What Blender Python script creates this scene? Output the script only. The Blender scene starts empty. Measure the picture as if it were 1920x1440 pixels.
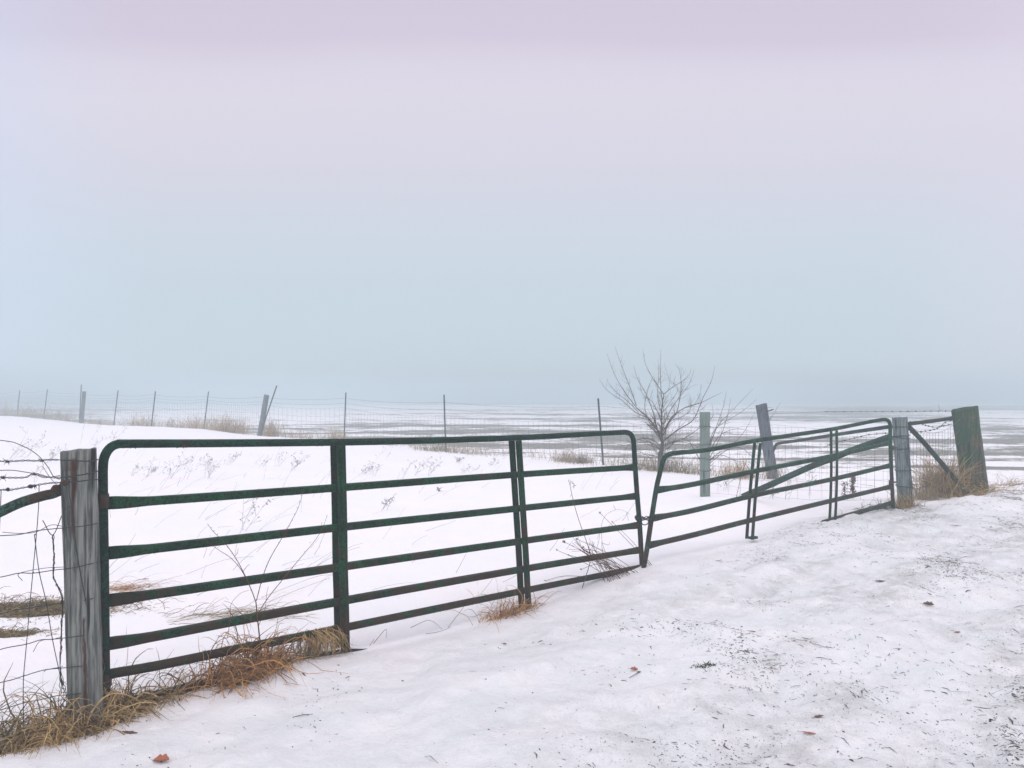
import bpy, math, random
import numpy as np
from mathutils import Vector
C = bpy.context.scene.collection
F, PX, HY, H = 1400.0, 960.0, 745.0, 1.55      # focal length in photo pixels, centre column, horizon row, eye height

# ------------------------------------------------------------------ camera
cam = bpy.data.cameras.new('camera'); camo = bpy.data.objects.new('camera', cam); C.objects.link(camo)
camo.location = (0, 0, H); camo.rotation_euler = (math.radians(90), 0, 0)
cam.lens = F/1920*36; cam.sensor_width = 36; cam.shift_y = 25/1920
cam.clip_start = 0.05; cam.clip_end = 3000
bpy.context.scene.camera = camo
sc = bpy.context.scene
sc.view_settings.view_transform = 'Standard'; sc.view_settings.look = 'None'
sc.view_settings.exposure = 0.08; sc.view_settings.gamma = 1.0
try: sc.view_settings.use_curve_mapping = False
except Exception: pass
sc.render.engine = 'CYCLES'
sc.cycles.volume_bounces = 2
sc.cycles.max_bounces = 6
sc.cycles.use_denoising = True

def lin(c):
    return tuple(((v/255)/12.92 if v/255 <= .04045 else ((v/255+.055)/1.055)**2.4) for v in c)

# ------------------------------------------------------------------ world: overcast winter sky
SUN_EL, SUN_AZ = math.radians(34), math.radians(205)
w = bpy.data.worlds.new('World'); sc.world = w; w.use_nodes = True
nt = w.node_tree; nt.nodes.clear(); N = nt.nodes; L = nt.links
out = N.new('ShaderNodeOutputWorld')
tc = N.new('ShaderNodeTexCoord'); sep = N.new('ShaderNodeSeparateXYZ'); L.new(tc.outputs['Generated'], sep.inputs[0])
wn = N.new('ShaderNodeTexNoise'); wn.inputs['Scale'].default_value = 2.2; wn.inputs['Detail'].default_value = 3
mp = N.new('ShaderNodeMapping'); mp.inputs['Scale'].default_value = (1, 1, 4.0)
L.new(tc.outputs['Generated'], mp.inputs[0]); L.new(mp.outputs[0], wn.inputs['Vector'])
def wmath(op, a, b=None, c=None, clamp=False):
    m = N.new('ShaderNodeMath'); m.operation = op; m.use_clamp = clamp
    for i, v in enumerate((a, b, c)):
        if v is None: continue
        if isinstance(v, (int, float)): m.inputs[i].default_value = v
        else: L.new(v, m.inputs[i])
    return m.outputs[0]
def wmap(v, a, b, c, d, smooth=True):
    m = N.new('ShaderNodeMapRange'); m.interpolation_type = 'SMOOTHSTEP' if smooth else 'LINEAR'
    L.new(v, m.inputs['Value'])
    for k, x in zip(('From Min', 'From Max', 'To Min', 'To Max'), (a, b, c, d)): m.inputs[k].default_value = x
    return m.outputs['Result']
zb = wmath('MULTIPLY', sep.outputs['Z'], wmath('ADD', 1.0, wmath('MULTIPLY', wmath('MULTIPLY', sep.outputs['X'], sep.outputs['X']), .6)))
zz = wmath('ADD', zb, wmath('MULTIPLY', wmath('SUBTRACT', wn.outputs['Fac'], .5), .035))
rp = N.new('ShaderNodeValToRGB'); L.new(zz, rp.inputs[0])
stops = [(0.0, (190, 203, 213)), (.05, (193, 208, 217)), (.12, (195, 209, 219)), (.20, (202, 211, 222)), (.29, (212, 210, 223)),
         (.37, (219, 213, 226)), (.405, (217, 210, 225)), (.435, (209, 199, 217)), (.50, (206, 197, 215)), (.7, (218, 213, 220)), (1.0, (224, 219, 223))]
cr = rp.color_ramp
while len(cr.elements) > 1: cr.elements.remove(cr.elements[-1])
cr.elements[0].position = stops[0][0]; cr.elements[0].color = (*lin(stops[0][1]), 1)
for p, c in stops[1:]:
    e = cr.elements.new(p); e.color = (*lin(c), 1)
# bluer towards the left of the view, a little pinker towards the right
def wmix(f, a, b, bt='MIX'):
    m = N.new('ShaderNodeMix'); m.data_type = 'RGBA'; m.blend_type = bt
    if isinstance(f, (int, float)): m.inputs['Factor'].default_value = f
    else: L.new(f, m.inputs['Factor'])
    for s, v in ((6, a), (7, b)):
        if isinstance(v, tuple): m.inputs[s].default_value = (*v, 1)
        else: L.new(v, m.inputs[s])
    return m.outputs[2]
lf = wmap(sep.outputs['X'], -.40, -.62, 0, .62)
rf_ = wmap(sep.outputs['X'], .42, .62, 0, .55)
col = wmix(lf, rp.outputs[0], lin((208, 219, 241)))
col = wmix(rf_, col, lin((222, 214, 230)))
stg = wmap(sep.outputs['Z'], .46, .95, 1.0, 1.95)
# the cloud layer is brighter behind the viewer, where the veiled sun stands
stb = wmap(sep.outputs['Y'], .1, -.8, 1.0, 1.35)
bg1 = N.new('ShaderNodeBackground'); L.new(col, bg1.inputs[0]); L.new(wmath('MULTIPLY', wmath('MULTIPLY', stg, stb), 1.04), bg1.inputs[1])
sky = N.new('ShaderNodeTexSky'); sky.sky_type = 'NISHITA'; sky.sun_disc = False
sky.sun_elevation = SUN_EL; sky.sun_rotation = SUN_AZ
bg2 = N.new('ShaderNodeBackground'); L.new(sky.outputs[0], bg2.inputs[0]); bg2.inputs[1].default_value = .08
ms = N.new('ShaderNodeMixShader'); ms.inputs[0].default_value = .06
L.new(bg1.outputs[0], ms.inputs[1]); L.new(bg2.outputs[0], ms.inputs[2]); L.new(ms.outputs[0], out.inputs[0])

sd = bpy.data.lights.new('sun', 'SUN'); sd.energy = 0.55; sd.angle = math.radians(14); sd.color = (1, .955, .93)
so = bpy.data.objects.new('sun', sd); C.objects.link(so)
sdir = Vector((math.cos(SUN_EL)*math.sin(SUN_AZ), math.cos(SUN_EL)*math.cos(SUN_AZ), math.sin(SUN_EL)))
so.rotation_euler = sdir.to_track_quat('Z', 'Y').to_euler(); so.location = (0, -5, 8)

# ------------------------------------------------------------------ helpers
def P(x, y, Y): return np.array(((x-PX)/F*Y, Y, H-(y-HY)/F*Y))
class Plane:                                   # an upright plane along a fence line
    def __init__(s, x0, Y0, x1, Y1):
        s.A = np.array(((x0-PX)/F*Y0, Y0)); B = np.array(((x1-PX)/F*Y1, Y1))
        s.d = (B-s.A)/np.linalg.norm(B-s.A); s.n2 = np.array((-s.d[1], s.d[0]))      # n2 points away from the viewer
        s.n = np.array((s.n2[0], s.n2[1], 0.0)); s.t = np.array((s.d[0], s.d[1], 0.0))
    def at(s, x, y, off=0.0):
        r = np.array(((x-PX)/F, 1.0)); Y = (s.A.dot(s.n2)+off)/r.dot(s.n2)
        return P(x, y, Y)
def A3(l): return np.array(l, float)

def hash2(ix, iy, seed):
    h = (ix.astype(np.int64)*374761393 + iy.astype(np.int64)*668265263 + seed*974634777) & 0xffffffff
    h = ((h ^ (h >> 13))*1274126177) & 0xffffffff
    return ((h ^ (h >> 16)) & 0xffff)/65535.0
def vnoise(x, y, seed=0):
    ix = np.floor(x); iy = np.floor(y); fx = x-ix; fy = y-iy
    ux = fx*fx*fx*(fx*(fx*6-15)+10); uy = fy*fy*fy*(fy*(fy*6-15)+10)
    a = hash2(ix, iy, seed); b = hash2(ix+1, iy, seed); c = hash2(ix, iy+1, seed); d = hash2(ix+1, iy+1, seed)
    return (a*(1-ux)+b*ux)*(1-uy) + (c*(1-ux)+d*ux)*uy - .5
def fbm(x, y, seed=0, o=4, g=.5):
    t = 0; a = 1; f = 1
    for k in range(o):
        t = t + a*vnoise(x*f+k*17.3, y*f-k*9.1, seed+k*31); a *= g; f *= 2.03
    return t
def sstep(x, a, b):
    t = np.clip((x-a)/(b-a), 0, 1); return t*t*(3-2*t)

# ------------------------------------------------------------------ ground heights
LG = Plane(190, 3.71, 1195, 6.73)              # line of the big gate
RG = Plane(1225, 6.76, 1670, 9.2)              # line of the smaller gate
LF = Plane(149, 3.6, 0, 3.38)                  # line of the wire fence left of the gate
if LF.n2[1] < 0: LF.n2 = -LF.n2; LF.n = -LF.n
cps = []
def cp(x, y, Y): cps.append(P(x, y, Y))
for x, y in ((200, 1345), (300, 1315), (440, 1278), (550, 1242), (640, 1224), (740, 1202), (843, 1181), (930, 1158), (985, 1141), (1060, 1108), (1120, 1087), (1205, 1063)): cps.append(LG.at(x, y))
for x, y in ((1225, 1058), (1300, 1040), (1400, 1012), (1480, 992), (1562, 978), (1640, 961), (1672, 953)): cps.append(RG.at(x, y))
for x, y in ((0, 1400), (80, 1385), (150, 1362)): cps.append(LF.at(x, y))
FENCE = [(-75, 783, 49), (-15, 783, 46), (35, 782, 43), (82, 784, 40), (153, 793, 37.5), (213, 798, 34.5), (288, 801, 32), (387, 804, 30), (493, 817, 26), (648, 826, 25), (760, 836, 22.5),
         (834, 848, 21), (980, 858, 19), (1130, 869, 17), (1240, 882, 15.5), (1443, 897, 13.8), (1560, 912, 12.6), (1690, 930, 11.6), (1822, 921, 10.3), (1920, 906, 11.5), (2100, 880, 13)]
for f in FENCE: cp(*f)
cp(1320, 931, 11); cp(1390, 935, 9.9); cp(1690, 952, 9.35); cp(1750, 938, 9.6)
crest = np.array([P(*f) for f in FENCE]); c_az = np.arctan2(crest[:, 0], crest[:, 1]); c_r = np.hypot(crest[:, 0], crest[:, 1])
FZ = -.08                                       # level of the open field
for az, r, z in zip(c_az, c_r, crest[:, 2]):
    for k, zz_ in ((1.22, FZ), (1.9, FZ)):
        cps.append(np.array((math.sin(az)*r*k, math.cos(az)*r*k, zz_)))
for a in np.linspace(-1.2, 1.2, 9):
    for r in (75, 150, 420): cps.append(np.array((math.sin(a)*r, math.cos(a)*r, FZ)))
# the verge in front and the snow behind the gates
for x, Y, z in ((-2, 1.6, 0), (0, 1.6, .02), (2, 1.6, .04), (-1.9, 2.9, .0), (0, 3.1, 0.01), (1.9, 3, .04), (3.2, 3.4, .08), (1.2, 4.5, .03), (2.6, 5, .08), (4.4, 5.2, .13),
                (2.4, 7.0, .08), (4.2, 7.4, .15), (6.5, 7.8, .22), (8.5, 9.5, .25), (6, 9.4, .29), (-1.5, 5.6, -.07), (-3.2, 5.0, -.04), (-2.6, 7.5, -.02), (0.5, 8.5, -.03), (-5, 8.5, .04), (1.5, 10, 0),
                (-3.5, 12, .05), (0, 14, .02), (-8, 14, .2), (-6, 19, .25), (-15, 20, .45), (-12, 26, .42), (-22, 30, .55), (2.4, 8.4, -.02), (3.6, 9.6, .04), (3.2, 11.5, .05)):
    cps.append(np.array((x, Y, z)))
cps = np.array(cps)
def uv_(x, y): return np.stack([np.arctan2(x, y)*1.6, np.log(np.hypot(x, y)+1e-6)], -1)
_K = uv_(cps[:, 0], cps[:, 1])
def ker(d2): return np.sqrt(d2 + .0025)
_D = ((_K[:, None]-_K[None])**2).sum(-1)
_n = len(cps); M_ = np.zeros((_n+1, _n+1)); M_[:_n, :_n] = ker(_D) - 0.0*np.eye(_n); M_[:_n, _n] = 1; M_[_n, :_n] = 1
M_[:_n, :_n] -= np.eye(_n)*.012
_W = np.linalg.solve(M_, np.concatenate([cps[:, 2], [0]]))
def field_mask(x, y):
    az = np.arctan2(x, y); r = np.hypot(x, y)
    rr = np.interp(az, c_az, c_r)
    return sstep(r/rr, 1.0, 1.10)
def zg(x, y, detail=True):
    x = np.atleast_1d(np.asarray(x, float)); y = np.atleast_1d(np.asarray(y, float)); sh = x.shape
    x = x.ravel(); y = y.ravel(); z = np.empty(len(x))
    for s in range(0, len(x), 40000):
        q = uv_(x[s:s+40000], y[s:s+40000])
        d2 = ((q[:, None]-_K[None])**2).sum(-1)
        z[s:s+40000] = ker(d2) @ _W[:_n] + _W[_n]
    az = np.abs(np.arctan2(x, y)); wd = 1-sstep(az, 1.15, 1.6)
    z = z*wd + 0.0*(1-wd)
    if detail:
        r = np.hypot(x, y); near = 1-sstep(r, 9, 30); fm = field_mask(x, y)
        verge = sstep((x*LG.n2[0]+y*LG.n2[1]) - LG.A.dot(LG.n2), .1, -.5)      # 1 on the trodden verge in front of the gates
        lu = x*LG.d[0]+y*LG.d[1]; lv = x*LG.n2[0]+y*LG.n2[1]               # along and across the track
        rut = fbm(lv*2.2+.5*fbm(lu*.6, lv*.6, 8, 2), lu*.35, 31, 3)
        lump = fbm(x*3.1, y*3.1, 5, 3); rgd = .5-np.abs(fbm(x*2.1+7, y*2.1, 19, 3))
        z = z + near*verge*(.045*fbm(x*1.1, y*1.1, 3, 3) + .050*rut + .042*lump + .022*rgd + .016*fbm(x*11, y*11, 37, 3)*(.4+sstep(x, -1, 2)))
        z = z + (1-verge)*(1-fm)*(.05*fbm(x*.7, y*.7, 13, 3) + .006*fbm(x*5, y*5, 15, 2))
        z = z + fm*(.03*fbm(x*.9, y*2.2, 21, 4))
    return z.reshape(sh)
def Z(x, y): return float(zg(x, y)[0])
def hit(px, py, lo=2.0, hi=60.0):               # where the sight line through a photo pixel meets the ground
    Y = np.geomspace(lo, hi, 500); X = (px-PX)/F*Y; ray = H-(py-HY)/F*Y
    g = zg(X, Y); k = np.where(ray <= g)[0]
    i = k[0] if len(k) else len(Y)-1
    return np.array((X[i], Y[i], g[i]))

# ------------------------------------------------------------------ materials
def newmat(name):
    m = bpy.data.materials.new(name); m.use_nodes = True
    b = m.node_tree.nodes['Principled BSDF']; return m, m.node_tree.nodes, m.node_tree.links, b
class NT:
    def __init__(s, nodes, links): s.N, s.L = nodes, links
    def math(s, op, a, b=None, clamp=False):
        m = s.N.new('ShaderNodeMath'); m.operation = op; m.use_clamp = clamp
        for i, v in enumerate((a, b)):
            if v is None: continue
            if isinstance(v, (int, float)): m.inputs[i].default_value = v
            else: s.L.new(v, m.inputs[i])
        return m.outputs[0]
    def mr(s, v, a, b, c=0, d=1, smooth=True):
        m = s.N.new('ShaderNodeMapRange'); m.interpolation_type = 'SMOOTHSTEP' if smooth else 'LINEAR'
        s.L.new(v, m.inputs['Value'])
        for k, x in zip(('From Min', 'From Max', 'To Min', 'To Max'), (a, b, c, d)): m.inputs[k].default_value = x
        return m.outputs['Result']
    def mix(s, f, a, b, bt='MIX'):
        m = s.N.new('ShaderNodeMix'); m.data_type = 'RGBA'; m.blend_type = bt
        if isinstance(f, (int, float)): m.inputs['Factor'].default_value = f
        else: s.L.new(f, m.inputs['Factor'])
        for k, v in ((6, a), (7, b)):
            if isinstance(v, tuple): m.inputs[k].default_value = (*v, 1)
            else: s.L.new(v, m.inputs[k])
        return m.outputs[2]
    def noise(s, vec, scale, detail=4, rough=.55, sc3=None, loc=None):
        if sc3 or loc:
            mp = s.N.new('ShaderNodeMapping')
            if sc3: mp.inputs['Scale'].default_value = sc3
            if loc: mp.inputs['Location'].default_value = loc
            s.L.new(vec, mp.inputs[0]); vec = mp.outputs[0]
        n = s.N.new('ShaderNodeTexNoise'); n.inputs['Scale'].default_value = scale; n.inputs['Detail'].default_value = detail; n.inputs['Roughness'].default_value = rough
        s.L.new(vec, n.inputs['Vector']); return n.outputs['Fac']
    def bump(s, h, strength, dist, b, prev=None):
        n = s.N.new('ShaderNodeBump'); n.inputs['Strength'].default_value = strength; n.inputs['Distance'].default_value = dist
        s.L.new(h, n.inputs['Height'])
        if prev: s.L.new(prev, n.inputs['Normal'])
        if b: s.L.new(n.outputs[0], b.inputs['Normal'])
        return n.outputs[0]
    def coord(s, kind):
        t = s.N.new('ShaderNodeTexCoord'); return t.outputs[kind]

def mat_snow():
    m, N, L, b = newmat('snow'); t = NT(N, L); co = t.coord('Object')
    def attr(n):
        a = N.new('ShaderNodeAttribute'); a.attribute_name = n; return a.outputs['Fac']
    soil, dirt, bare = attr('soil'), attr('dirt'), attr('bare')
    base = t.mix(t.mr(t.noise(co, 1.1, 5), .35, .7), (.90, .885, .90), (.94, .895, .905))
    # old, wet, trodden snow on the verge is greyer than the untouched snow behind the gates
    old = t.mix(t.mr(t.noise(co, 2.3, 6, .6), .35, .68), (.725, .745, .755), (.82, .81, .815))
    old = t.mix(t.mr(t.noise(co, 14, 5, .7), .55, .75, 0, .5), old, (.56, .60, .61))
    base = t.mix(attr('worn'), base, old)
    # thin grey-brown grime in the trodden verge
    gr = t.math('MULTIPLY', dirt, t.mr(t.noise(co, 4.5, 7, .7), .36, .66))
    base = t.mix(t.math('MULTIPLY', gr, .62), base, (.40, .39, .375))
    fine = t.math('MULTIPLY', dirt, t.mr(t.noise(co, 75, 3, .75), .59, .66))
    base = t.mix(t.math('MULTIPLY', fine, .6), base, (.16, .15, .145))
    # soil and stubble showing through thin snow in the field
    sv = t.math('ADD', soil, t.math('MULTIPLY', t.math('SUBTRACT', t.noise(co, 3.2, 8, .80, (1, 2.6, 1)), .5), 2.0))
    sm = t.mr(sv, .44, .62)
    soilc = t.mix(t.mr(t.noise(co, 9, 6, .75), .4, .6), (.055, .06, .05), (.22, .19, .13))
    base = t.mix(t.math('MULTIPLY', sm, .93), base, soilc)
    bv = t.math('ADD', bare, t.math('MULTIPLY', t.math('SUBTRACT', t.noise(co, 25, 4, .6), .5), .5))
    base = t.mix(t.mr(bv, .45, .62), base, (.13, .10, .055))
    L.new(base, b.inputs['Base Color']); b.inputs['Roughness'].default_value = .72; b.inputs['Specular IOR Level'].default_value = .25
    n1 = t.bump(t.noise(co, 24, 7, .66), .75, .022, None)
    t.bump(t.noise(co, 150, 3, .65), .5, .005, b, n1)
    return m

def mat_gate(name, base, rust_amt, seed):
    m, N, L, b = newmat(name); t = NT(N, L); co = t.coord('Object')
    c = t.mix(t.mr(t.noise(co, 5, 5, .6, loc=(seed, 0, 0)), .35, .65), base, tuple(v*2.4 for v in base))
    c = t.mix(t.mr(t.noise(co, 75, 3, .75, loc=(0, seed, 0)), .47, .56, 0, .92), c, (.003, .005, .003))           # dark grime specks
    zs = N.new('ShaderNodeSeparateXYZ'); L.new(co, zs.inputs[0])
    ra = t.math('ADD', t.noise(co, 9, 6, .7, loc=(0, 0, seed)), t.mr(zs.outputs['Z'], .95, .0, 0, .17))
    ra = t.math('ADD', ra, t.math('MULTIPLY', t.noise(co, 70, 3, .6), .12))
    c = t.mix(t.mr(ra, .68-rust_amt, .80-rust_amt, 0, .85), c, (.040, .017, .009))
    L.new(c, b.inputs['Base Color'])
    L.new(t.mr(t.noise(co, 30, 4), .3, .7, .45, .75), b.inputs['Roughness']); b.inputs['Specular IOR Level'].default_value = .12
    t.bump(t.noise(co, 90, 4, .7), .5, .0015, b)
    return m

def mat_wood(name, dark, light, grain=1.0, moss=None, stains=()):
    m, N, L, b = newmat(name); t = NT(N, L); co = t.coord('Object')
    g1 = t.noise(co, 55*grain, 6, .65, (1, 1, .05)); g2 = t.noise(co, 170*grain, 4, .7, (1, 1, .03)); g3 = t.noise(co, 4, 4, .6, (1, 1, .35))
    v = t.math('ADD', t.math('MULTIPLY', g1, .55), t.math('MULTIPLY', g2, .45))
    c = t.mix(t.mr(v, .40, .60), dark, light)
    c = t.mix(t.mr(g3, .45, .75, 0, .6), c, tuple(x*.55 for x in light))
    cr_ = t.mr(t.noise(co, 48*grain, 3, .5, (1, 1, .025), (3, 1, 0)), .33, .39, 1, 0)
    c = t.mix(t.math('MULTIPLY', cr_, .9), c, tuple(x*.25 for x in dark))
    if moss: c = t.mix(t.mr(t.noise(co, 4, 5, .65), .38, .58, 0, .80), c, moss)
    if stains:
        s = N.new('ShaderNodeSeparateXYZ'); L.new(co, s.inputs[0])
        wob = t.math('MULTIPLY', t.math('SUBTRACT', t.noise(co, 30, 4, .7, (1, 1, .2)), .5), .03)
        for (xa, za, xb, zb, wd, k) in stains:
            tt = t.mr(s.outputs['Z'], za, zb, 0, 1, False)
            cx = t.math('ADD', t.math('MULTIPLY', tt, xb-xa), xa)
            dx = t.math('ABSOLUTE', t.math('ADD', t.math('SUBTRACT', s.outputs['X'], cx), wob))
            mk = t.math('MULTIPLY', t.mr(t.math('ADD', dx, t.math('MULTIPLY', t.noise(co, 45, 4, .7, (1, 1, .12), (2, 0, 1)), wd*.9)), wd*.5, wd*1.3, 1, 0), t.math('MULTIPLY', t.mr(tt, 0, .04), t.mr(tt, .8, 1.0, 1, 0)))
            c = t.mix(t.math('MULTIPLY', mk, k), c, (.055, .014, .006))
    L.new(c, b.inputs['Base Color']); b.inputs['Roughness'].default_value = .85; b.inputs['Specular IOR Level'].default_value = .2
    t.bump(v, 1.0, .008, b)
    return m

def mat_grass(name, cols, rough=.7):
    m, N, L, b = newmat(name); t = NT(N, L)
    g = N.new('ShaderNodeNewGeometry'); r = N.new('ShaderNodeValToRGB'); L.new(g.outputs['Random Per Island'], r.inputs[0])
    cr = r.color_ramp; cr.elements[0].position = 0; cr.elements[0].color = (*cols[0], 1)
    cr.elements[1].position = 1; cr.elements[1].color = (*cols[-1], 1)
    for i, c in enumerate(cols[1:-1]):
        e = cr.elements.new((i+1)/(len(cols)-1)); e.color = (*c, 1)
    L.new(r.outputs[0], b.inputs['Base Color']); b.inputs['Roughness'].default_value = rough; b.inputs['Specular IOR Level'].default_value = .25
    return m
def mat_plain(name, c, rough=.6, var=.3, sc_=30, metal=0):
    m, N, L, b = newmat(name); t = NT(N, L); co = t.coord('Object')
    L.new(t.mix(t.noise(co, sc_, 4), tuple(x*(1-var) for x in c), tuple(x*(1+var) for x in c)), b.inputs['Base Color'])
    b.inputs['Roughness'].default_value = rough; b.inputs['Metallic'].default_value = metal
    return m

SNOW = mat_snow()
GATE1 = mat_gate('weathered green paint', (.003, .029, .009), .07, 3.1)
GATE2 = mat_gate('grey green paint', (.014, .042, .024), .03, 7.7)
FRAME1 = mat_gate('dark green tube paint', (.003, .022, .012), .05, 1.2)
PIPE = mat_gate('dull green pipe paint', (.014, .040, .028), .0, 5.2)
WOOD1 = mat_wood('weathered grey wood', (.048, .054, .050), (.235, .245, .222), .62, None,
                 ((-.030, 1.27, -.026, .86, .020, .85), (-.022, 1.25, -.040, 1.20, .045, .45), (.018, .52, .040, .0, .011, .9)))
WOOD2 = mat_wood('blue grey wood', (.058, .078, .078), (.22, .255, .25), 1.0)
WOOD3 = mat_wood('pale green wood', (.11, .135, .125), (.27, .32, .29), .7, (.17, .22, .19))
WOOD4 = mat_wood('dark tarred wood', (.05, .06, .075), (.15, .165, .19), 1.0)
WOOD5 = mat_wood('mossy brown timber', (.026, .022, .015), (.165, .120, .072), .5, (.010, .066, .032))
WOOD6 = mat_wood('distant grey wood', (.08, .09, .10), (.17, .19, .20), 1.0)
WIRE = mat_plain('rusty wire', (.020, .020, .020), .6, .5, 40)
WIREG = mat_plain('galvanised wire', (.075, .085, .085), .5, .3, 20)
STEEL = mat_plain('dark steel post', (.030, .045, .050), .5, .4, 12)
RUST = mat_plain('rusted iron', (.045, .018, .010), .8, .5, 50)
CHAIN = mat_plain('chain steel', (.010, .014, .012), .4, .4, 60, .4)
GR_TAN = mat_grass('dry tan grass', [(.16, .095, .035), (.42, .27, .11), (.56, .41, .20), (.34, .21, .085), (.09, .055, .024)])
GR_OCH = mat_grass('rusty dry grass', [(.17, .075, .024), (.42, .20, .06), (.54, .31, .12), (.27, .12, .04), (.07, .036, .016)])
GR_PALE = mat_grass('bleached grass', [(.22, .17, .10), (.38, .29, .18), (.30, .23, .14)])
GR_OLV = mat_grass('olive dead grass', [(.05, .040, .020), (.19, .135, .06), (.34, .25, .12), (.12, .085, .038)])
WEED = mat_grass('dark weed stem', [(.06, .065, .065), (.12, .12, .11), (.17, .14, .11)])
TWIG = mat_grass('brown twig', [(.060, .022, .012), (.13, .048, .022)])
BARK = mat_plain('sapling bark', (.065, .065, .042), .8, .4, 25)
BARK2 = mat_plain('sapling twig bark', (.070, .036, .026), .8, .3, 25)
DEB = mat_grass('debris bits', [(.018, .022, .022), (.07, .06, .045), (.03, .034, .024), (.15, .09, .05), (.04, .044, .046), (.10, .10, .095)])
LEAF_O = mat_plain('orange leaf', (.34, .10, .045), .6, .4, 60)
LEAF_B = mat_plain('brown leaf', (.11, .05, .025), .6, .5, 60)
LEAF_R = mat_plain('reddish leaf', (.20, .055, .035), .6, .4, 60)
MOSS = mat_grass('moss', [(.020, .034, .012), (.045, .060, .020), (.025, .03, .015)])

# ------------------------------------------------------------------ mesh builder
class MB:
    def __init__(s): s.v = []; s.f = []; s.n = 0
    def add(s, v, f):
        v = np.asarray(v, float); s.v.append(v); s.f += [tuple(int(i)+s.n for i in q) for q in f]; s.n += len(v)
    def tube(s, pts, r, n=8, bin_=None, e=2.0, cap=True):
        pts = A3(pts); k = len(pts); r = np.asarray(r, float)
        if r.ndim == 0: r = np.full((k, 2), float(r))
        elif r.ndim == 1: r = np.tile(r, (k, 1)) if (len(r) == 2 and k != 2) else np.stack([r, r], 1)
        T = np.gradient(pts, axis=0); T /= np.linalg.norm(T, axis=1)[:, None]+1e-12
        th = np.linspace(0, 2*math.pi, n, endpoint=False)+math.pi/n; c, s_ = np.cos(th), np.sin(th)
        ce = np.sign(c)*np.abs(c)**(2/e); se = np.sign(s_)*np.abs(s_)**(2/e)
        u = None; V = []
        for i in range(k):
            if bin_ is not None:
                a = bin_ - T[i]*T[i].dot(bin_)
            else:
                a = (np.cross(T[i], (0, 0, 1)) if abs(T[i][2]) < .9 else np.cross(T[i], (1, 0, 0))) if u is None else u - T[i]*T[i].dot(u)
            a = a/(np.linalg.norm(a)+1e-12); u = a; b = np.cross(T[i], a)
            V.append(pts[i] + np.outer(ce*r[i, 0], a) + np.outer(se*r[i, 1], b))
        V = np.concatenate(V)
        Fc = [(i*n+j, i*n+(j+1) % n, (i+1)*n+(j+1) % n, (i+1)*n+j) for i in range(k-1) for j in range(n)]
        if cap: Fc += [tuple(range(n))[::-1], tuple((k-1)*n+j for j in range(n))]
        s.add(V, Fc)
    def ribbon(s, pts, w, side=None):                                    # a blade: a narrow folded strip, tapering
        pts = A3(pts); k = len(pts); T = np.gradient(pts, axis=0); T /= np.linalg.norm(T, axis=1)[:, None]+1e-12
        if side is None: side = np.array((random.gauss(0, 1), random.gauss(0, 1), random.gauss(0, .4)))
        S = np.cross(T, side); S /= np.linalg.norm(S, axis=1)[:, None]+1e-9
        ww = w*np.sqrt(np.clip(1-np.linspace(0, 1, k)**2, .03, 1))[:, None]*.5
        V = np.empty((k*2, 3)); V[0::2] = pts-S*ww; V[1::2] = pts+S*ww
        s.add(V, [(2*i, 2*i+1, 2*i+3, 2*i+2) for i in range(k-1)])
    def ball(s, c, r, n=6, m=4, e=(1, 1, 1)):
        V = [(0, 0, r)]
        for i in range(1, m):
            a = math.pi*i/m
            for j in range(n): V.append((r*math.sin(a)*math.cos(2*math.pi*j/n), r*math.sin(a)*math.sin(2*math.pi*j/n), r*math.cos(a)))
        V.append((0, 0, -r)); V = A3(V)*A3(e)+A3(c); Fc = []
        for j in range(n): Fc.append((0, 1+j, 1+(j+1) % n)); Fc.append((len(V)-1, 1+(m-2)*n+(j+1) % n, 1+(m-2)*n+j))
        for i in range(m-2):
            for j in range(n): Fc.append((1+i*n+j, 1+(i+1)*n+j, 1+(i+1)*n+(j+1) % n, 1+i*n+(j+1) % n))
        s.add(V, Fc)
    def box(s, c, ax, ay, az):                                            # centre and three half-axis vectors
        c, ax, ay, az = map(A3, (c, ax, ay, az))
        V = [c+i*ax+j*ay+k*az for i in (-1, 1) for j in (-1, 1) for k in (-1, 1)]
        s.add(V, [(0, 1, 3, 2), (4, 6, 7, 5), (0, 4, 5, 1), (2, 3, 7, 6), (0, 2, 6, 4), (1, 5, 7, 3)])
    def build(s, name, mat, parent=None, loc=None, smooth=True):
        V = np.concatenate(s.v) if s.v else np.zeros((0, 3))
        o0 = A3(parent['_w']) if parent is not None else (A3(loc) if loc is not None else np.zeros(3))
        me = bpy.data.meshes.new(name); me.from_pydata((V-o0).tolist(), [], s.f); me.update()
        if smooth: me.polygons.foreach_set('use_smooth', [True]*len(me.polygons))
        me.materials.append(mat); o = bpy.data.objects.new(name, me); C.objects.link(o)
        if parent is not None: o.parent = parent
        else: o.location = o0
        o['_w'] = [float(x) for x in o0]
        return o
def thing(name, label, cat, loc, group=None):
    o = bpy.data.objects.new(name, None); C.objects.link(o); o.location = tuple(loc); o.empty_display_size = .1
    o['_w'] = [float(x) for x in loc]; tag(o, label, cat, group); return o
def tag(o, label=None, cat=None, group=None, kind=None):
    if label: o['label'] = label
    if cat: o['category'] = cat
    if group: o['group'] = group
    if kind: o['kind'] = kind
    return o
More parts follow.
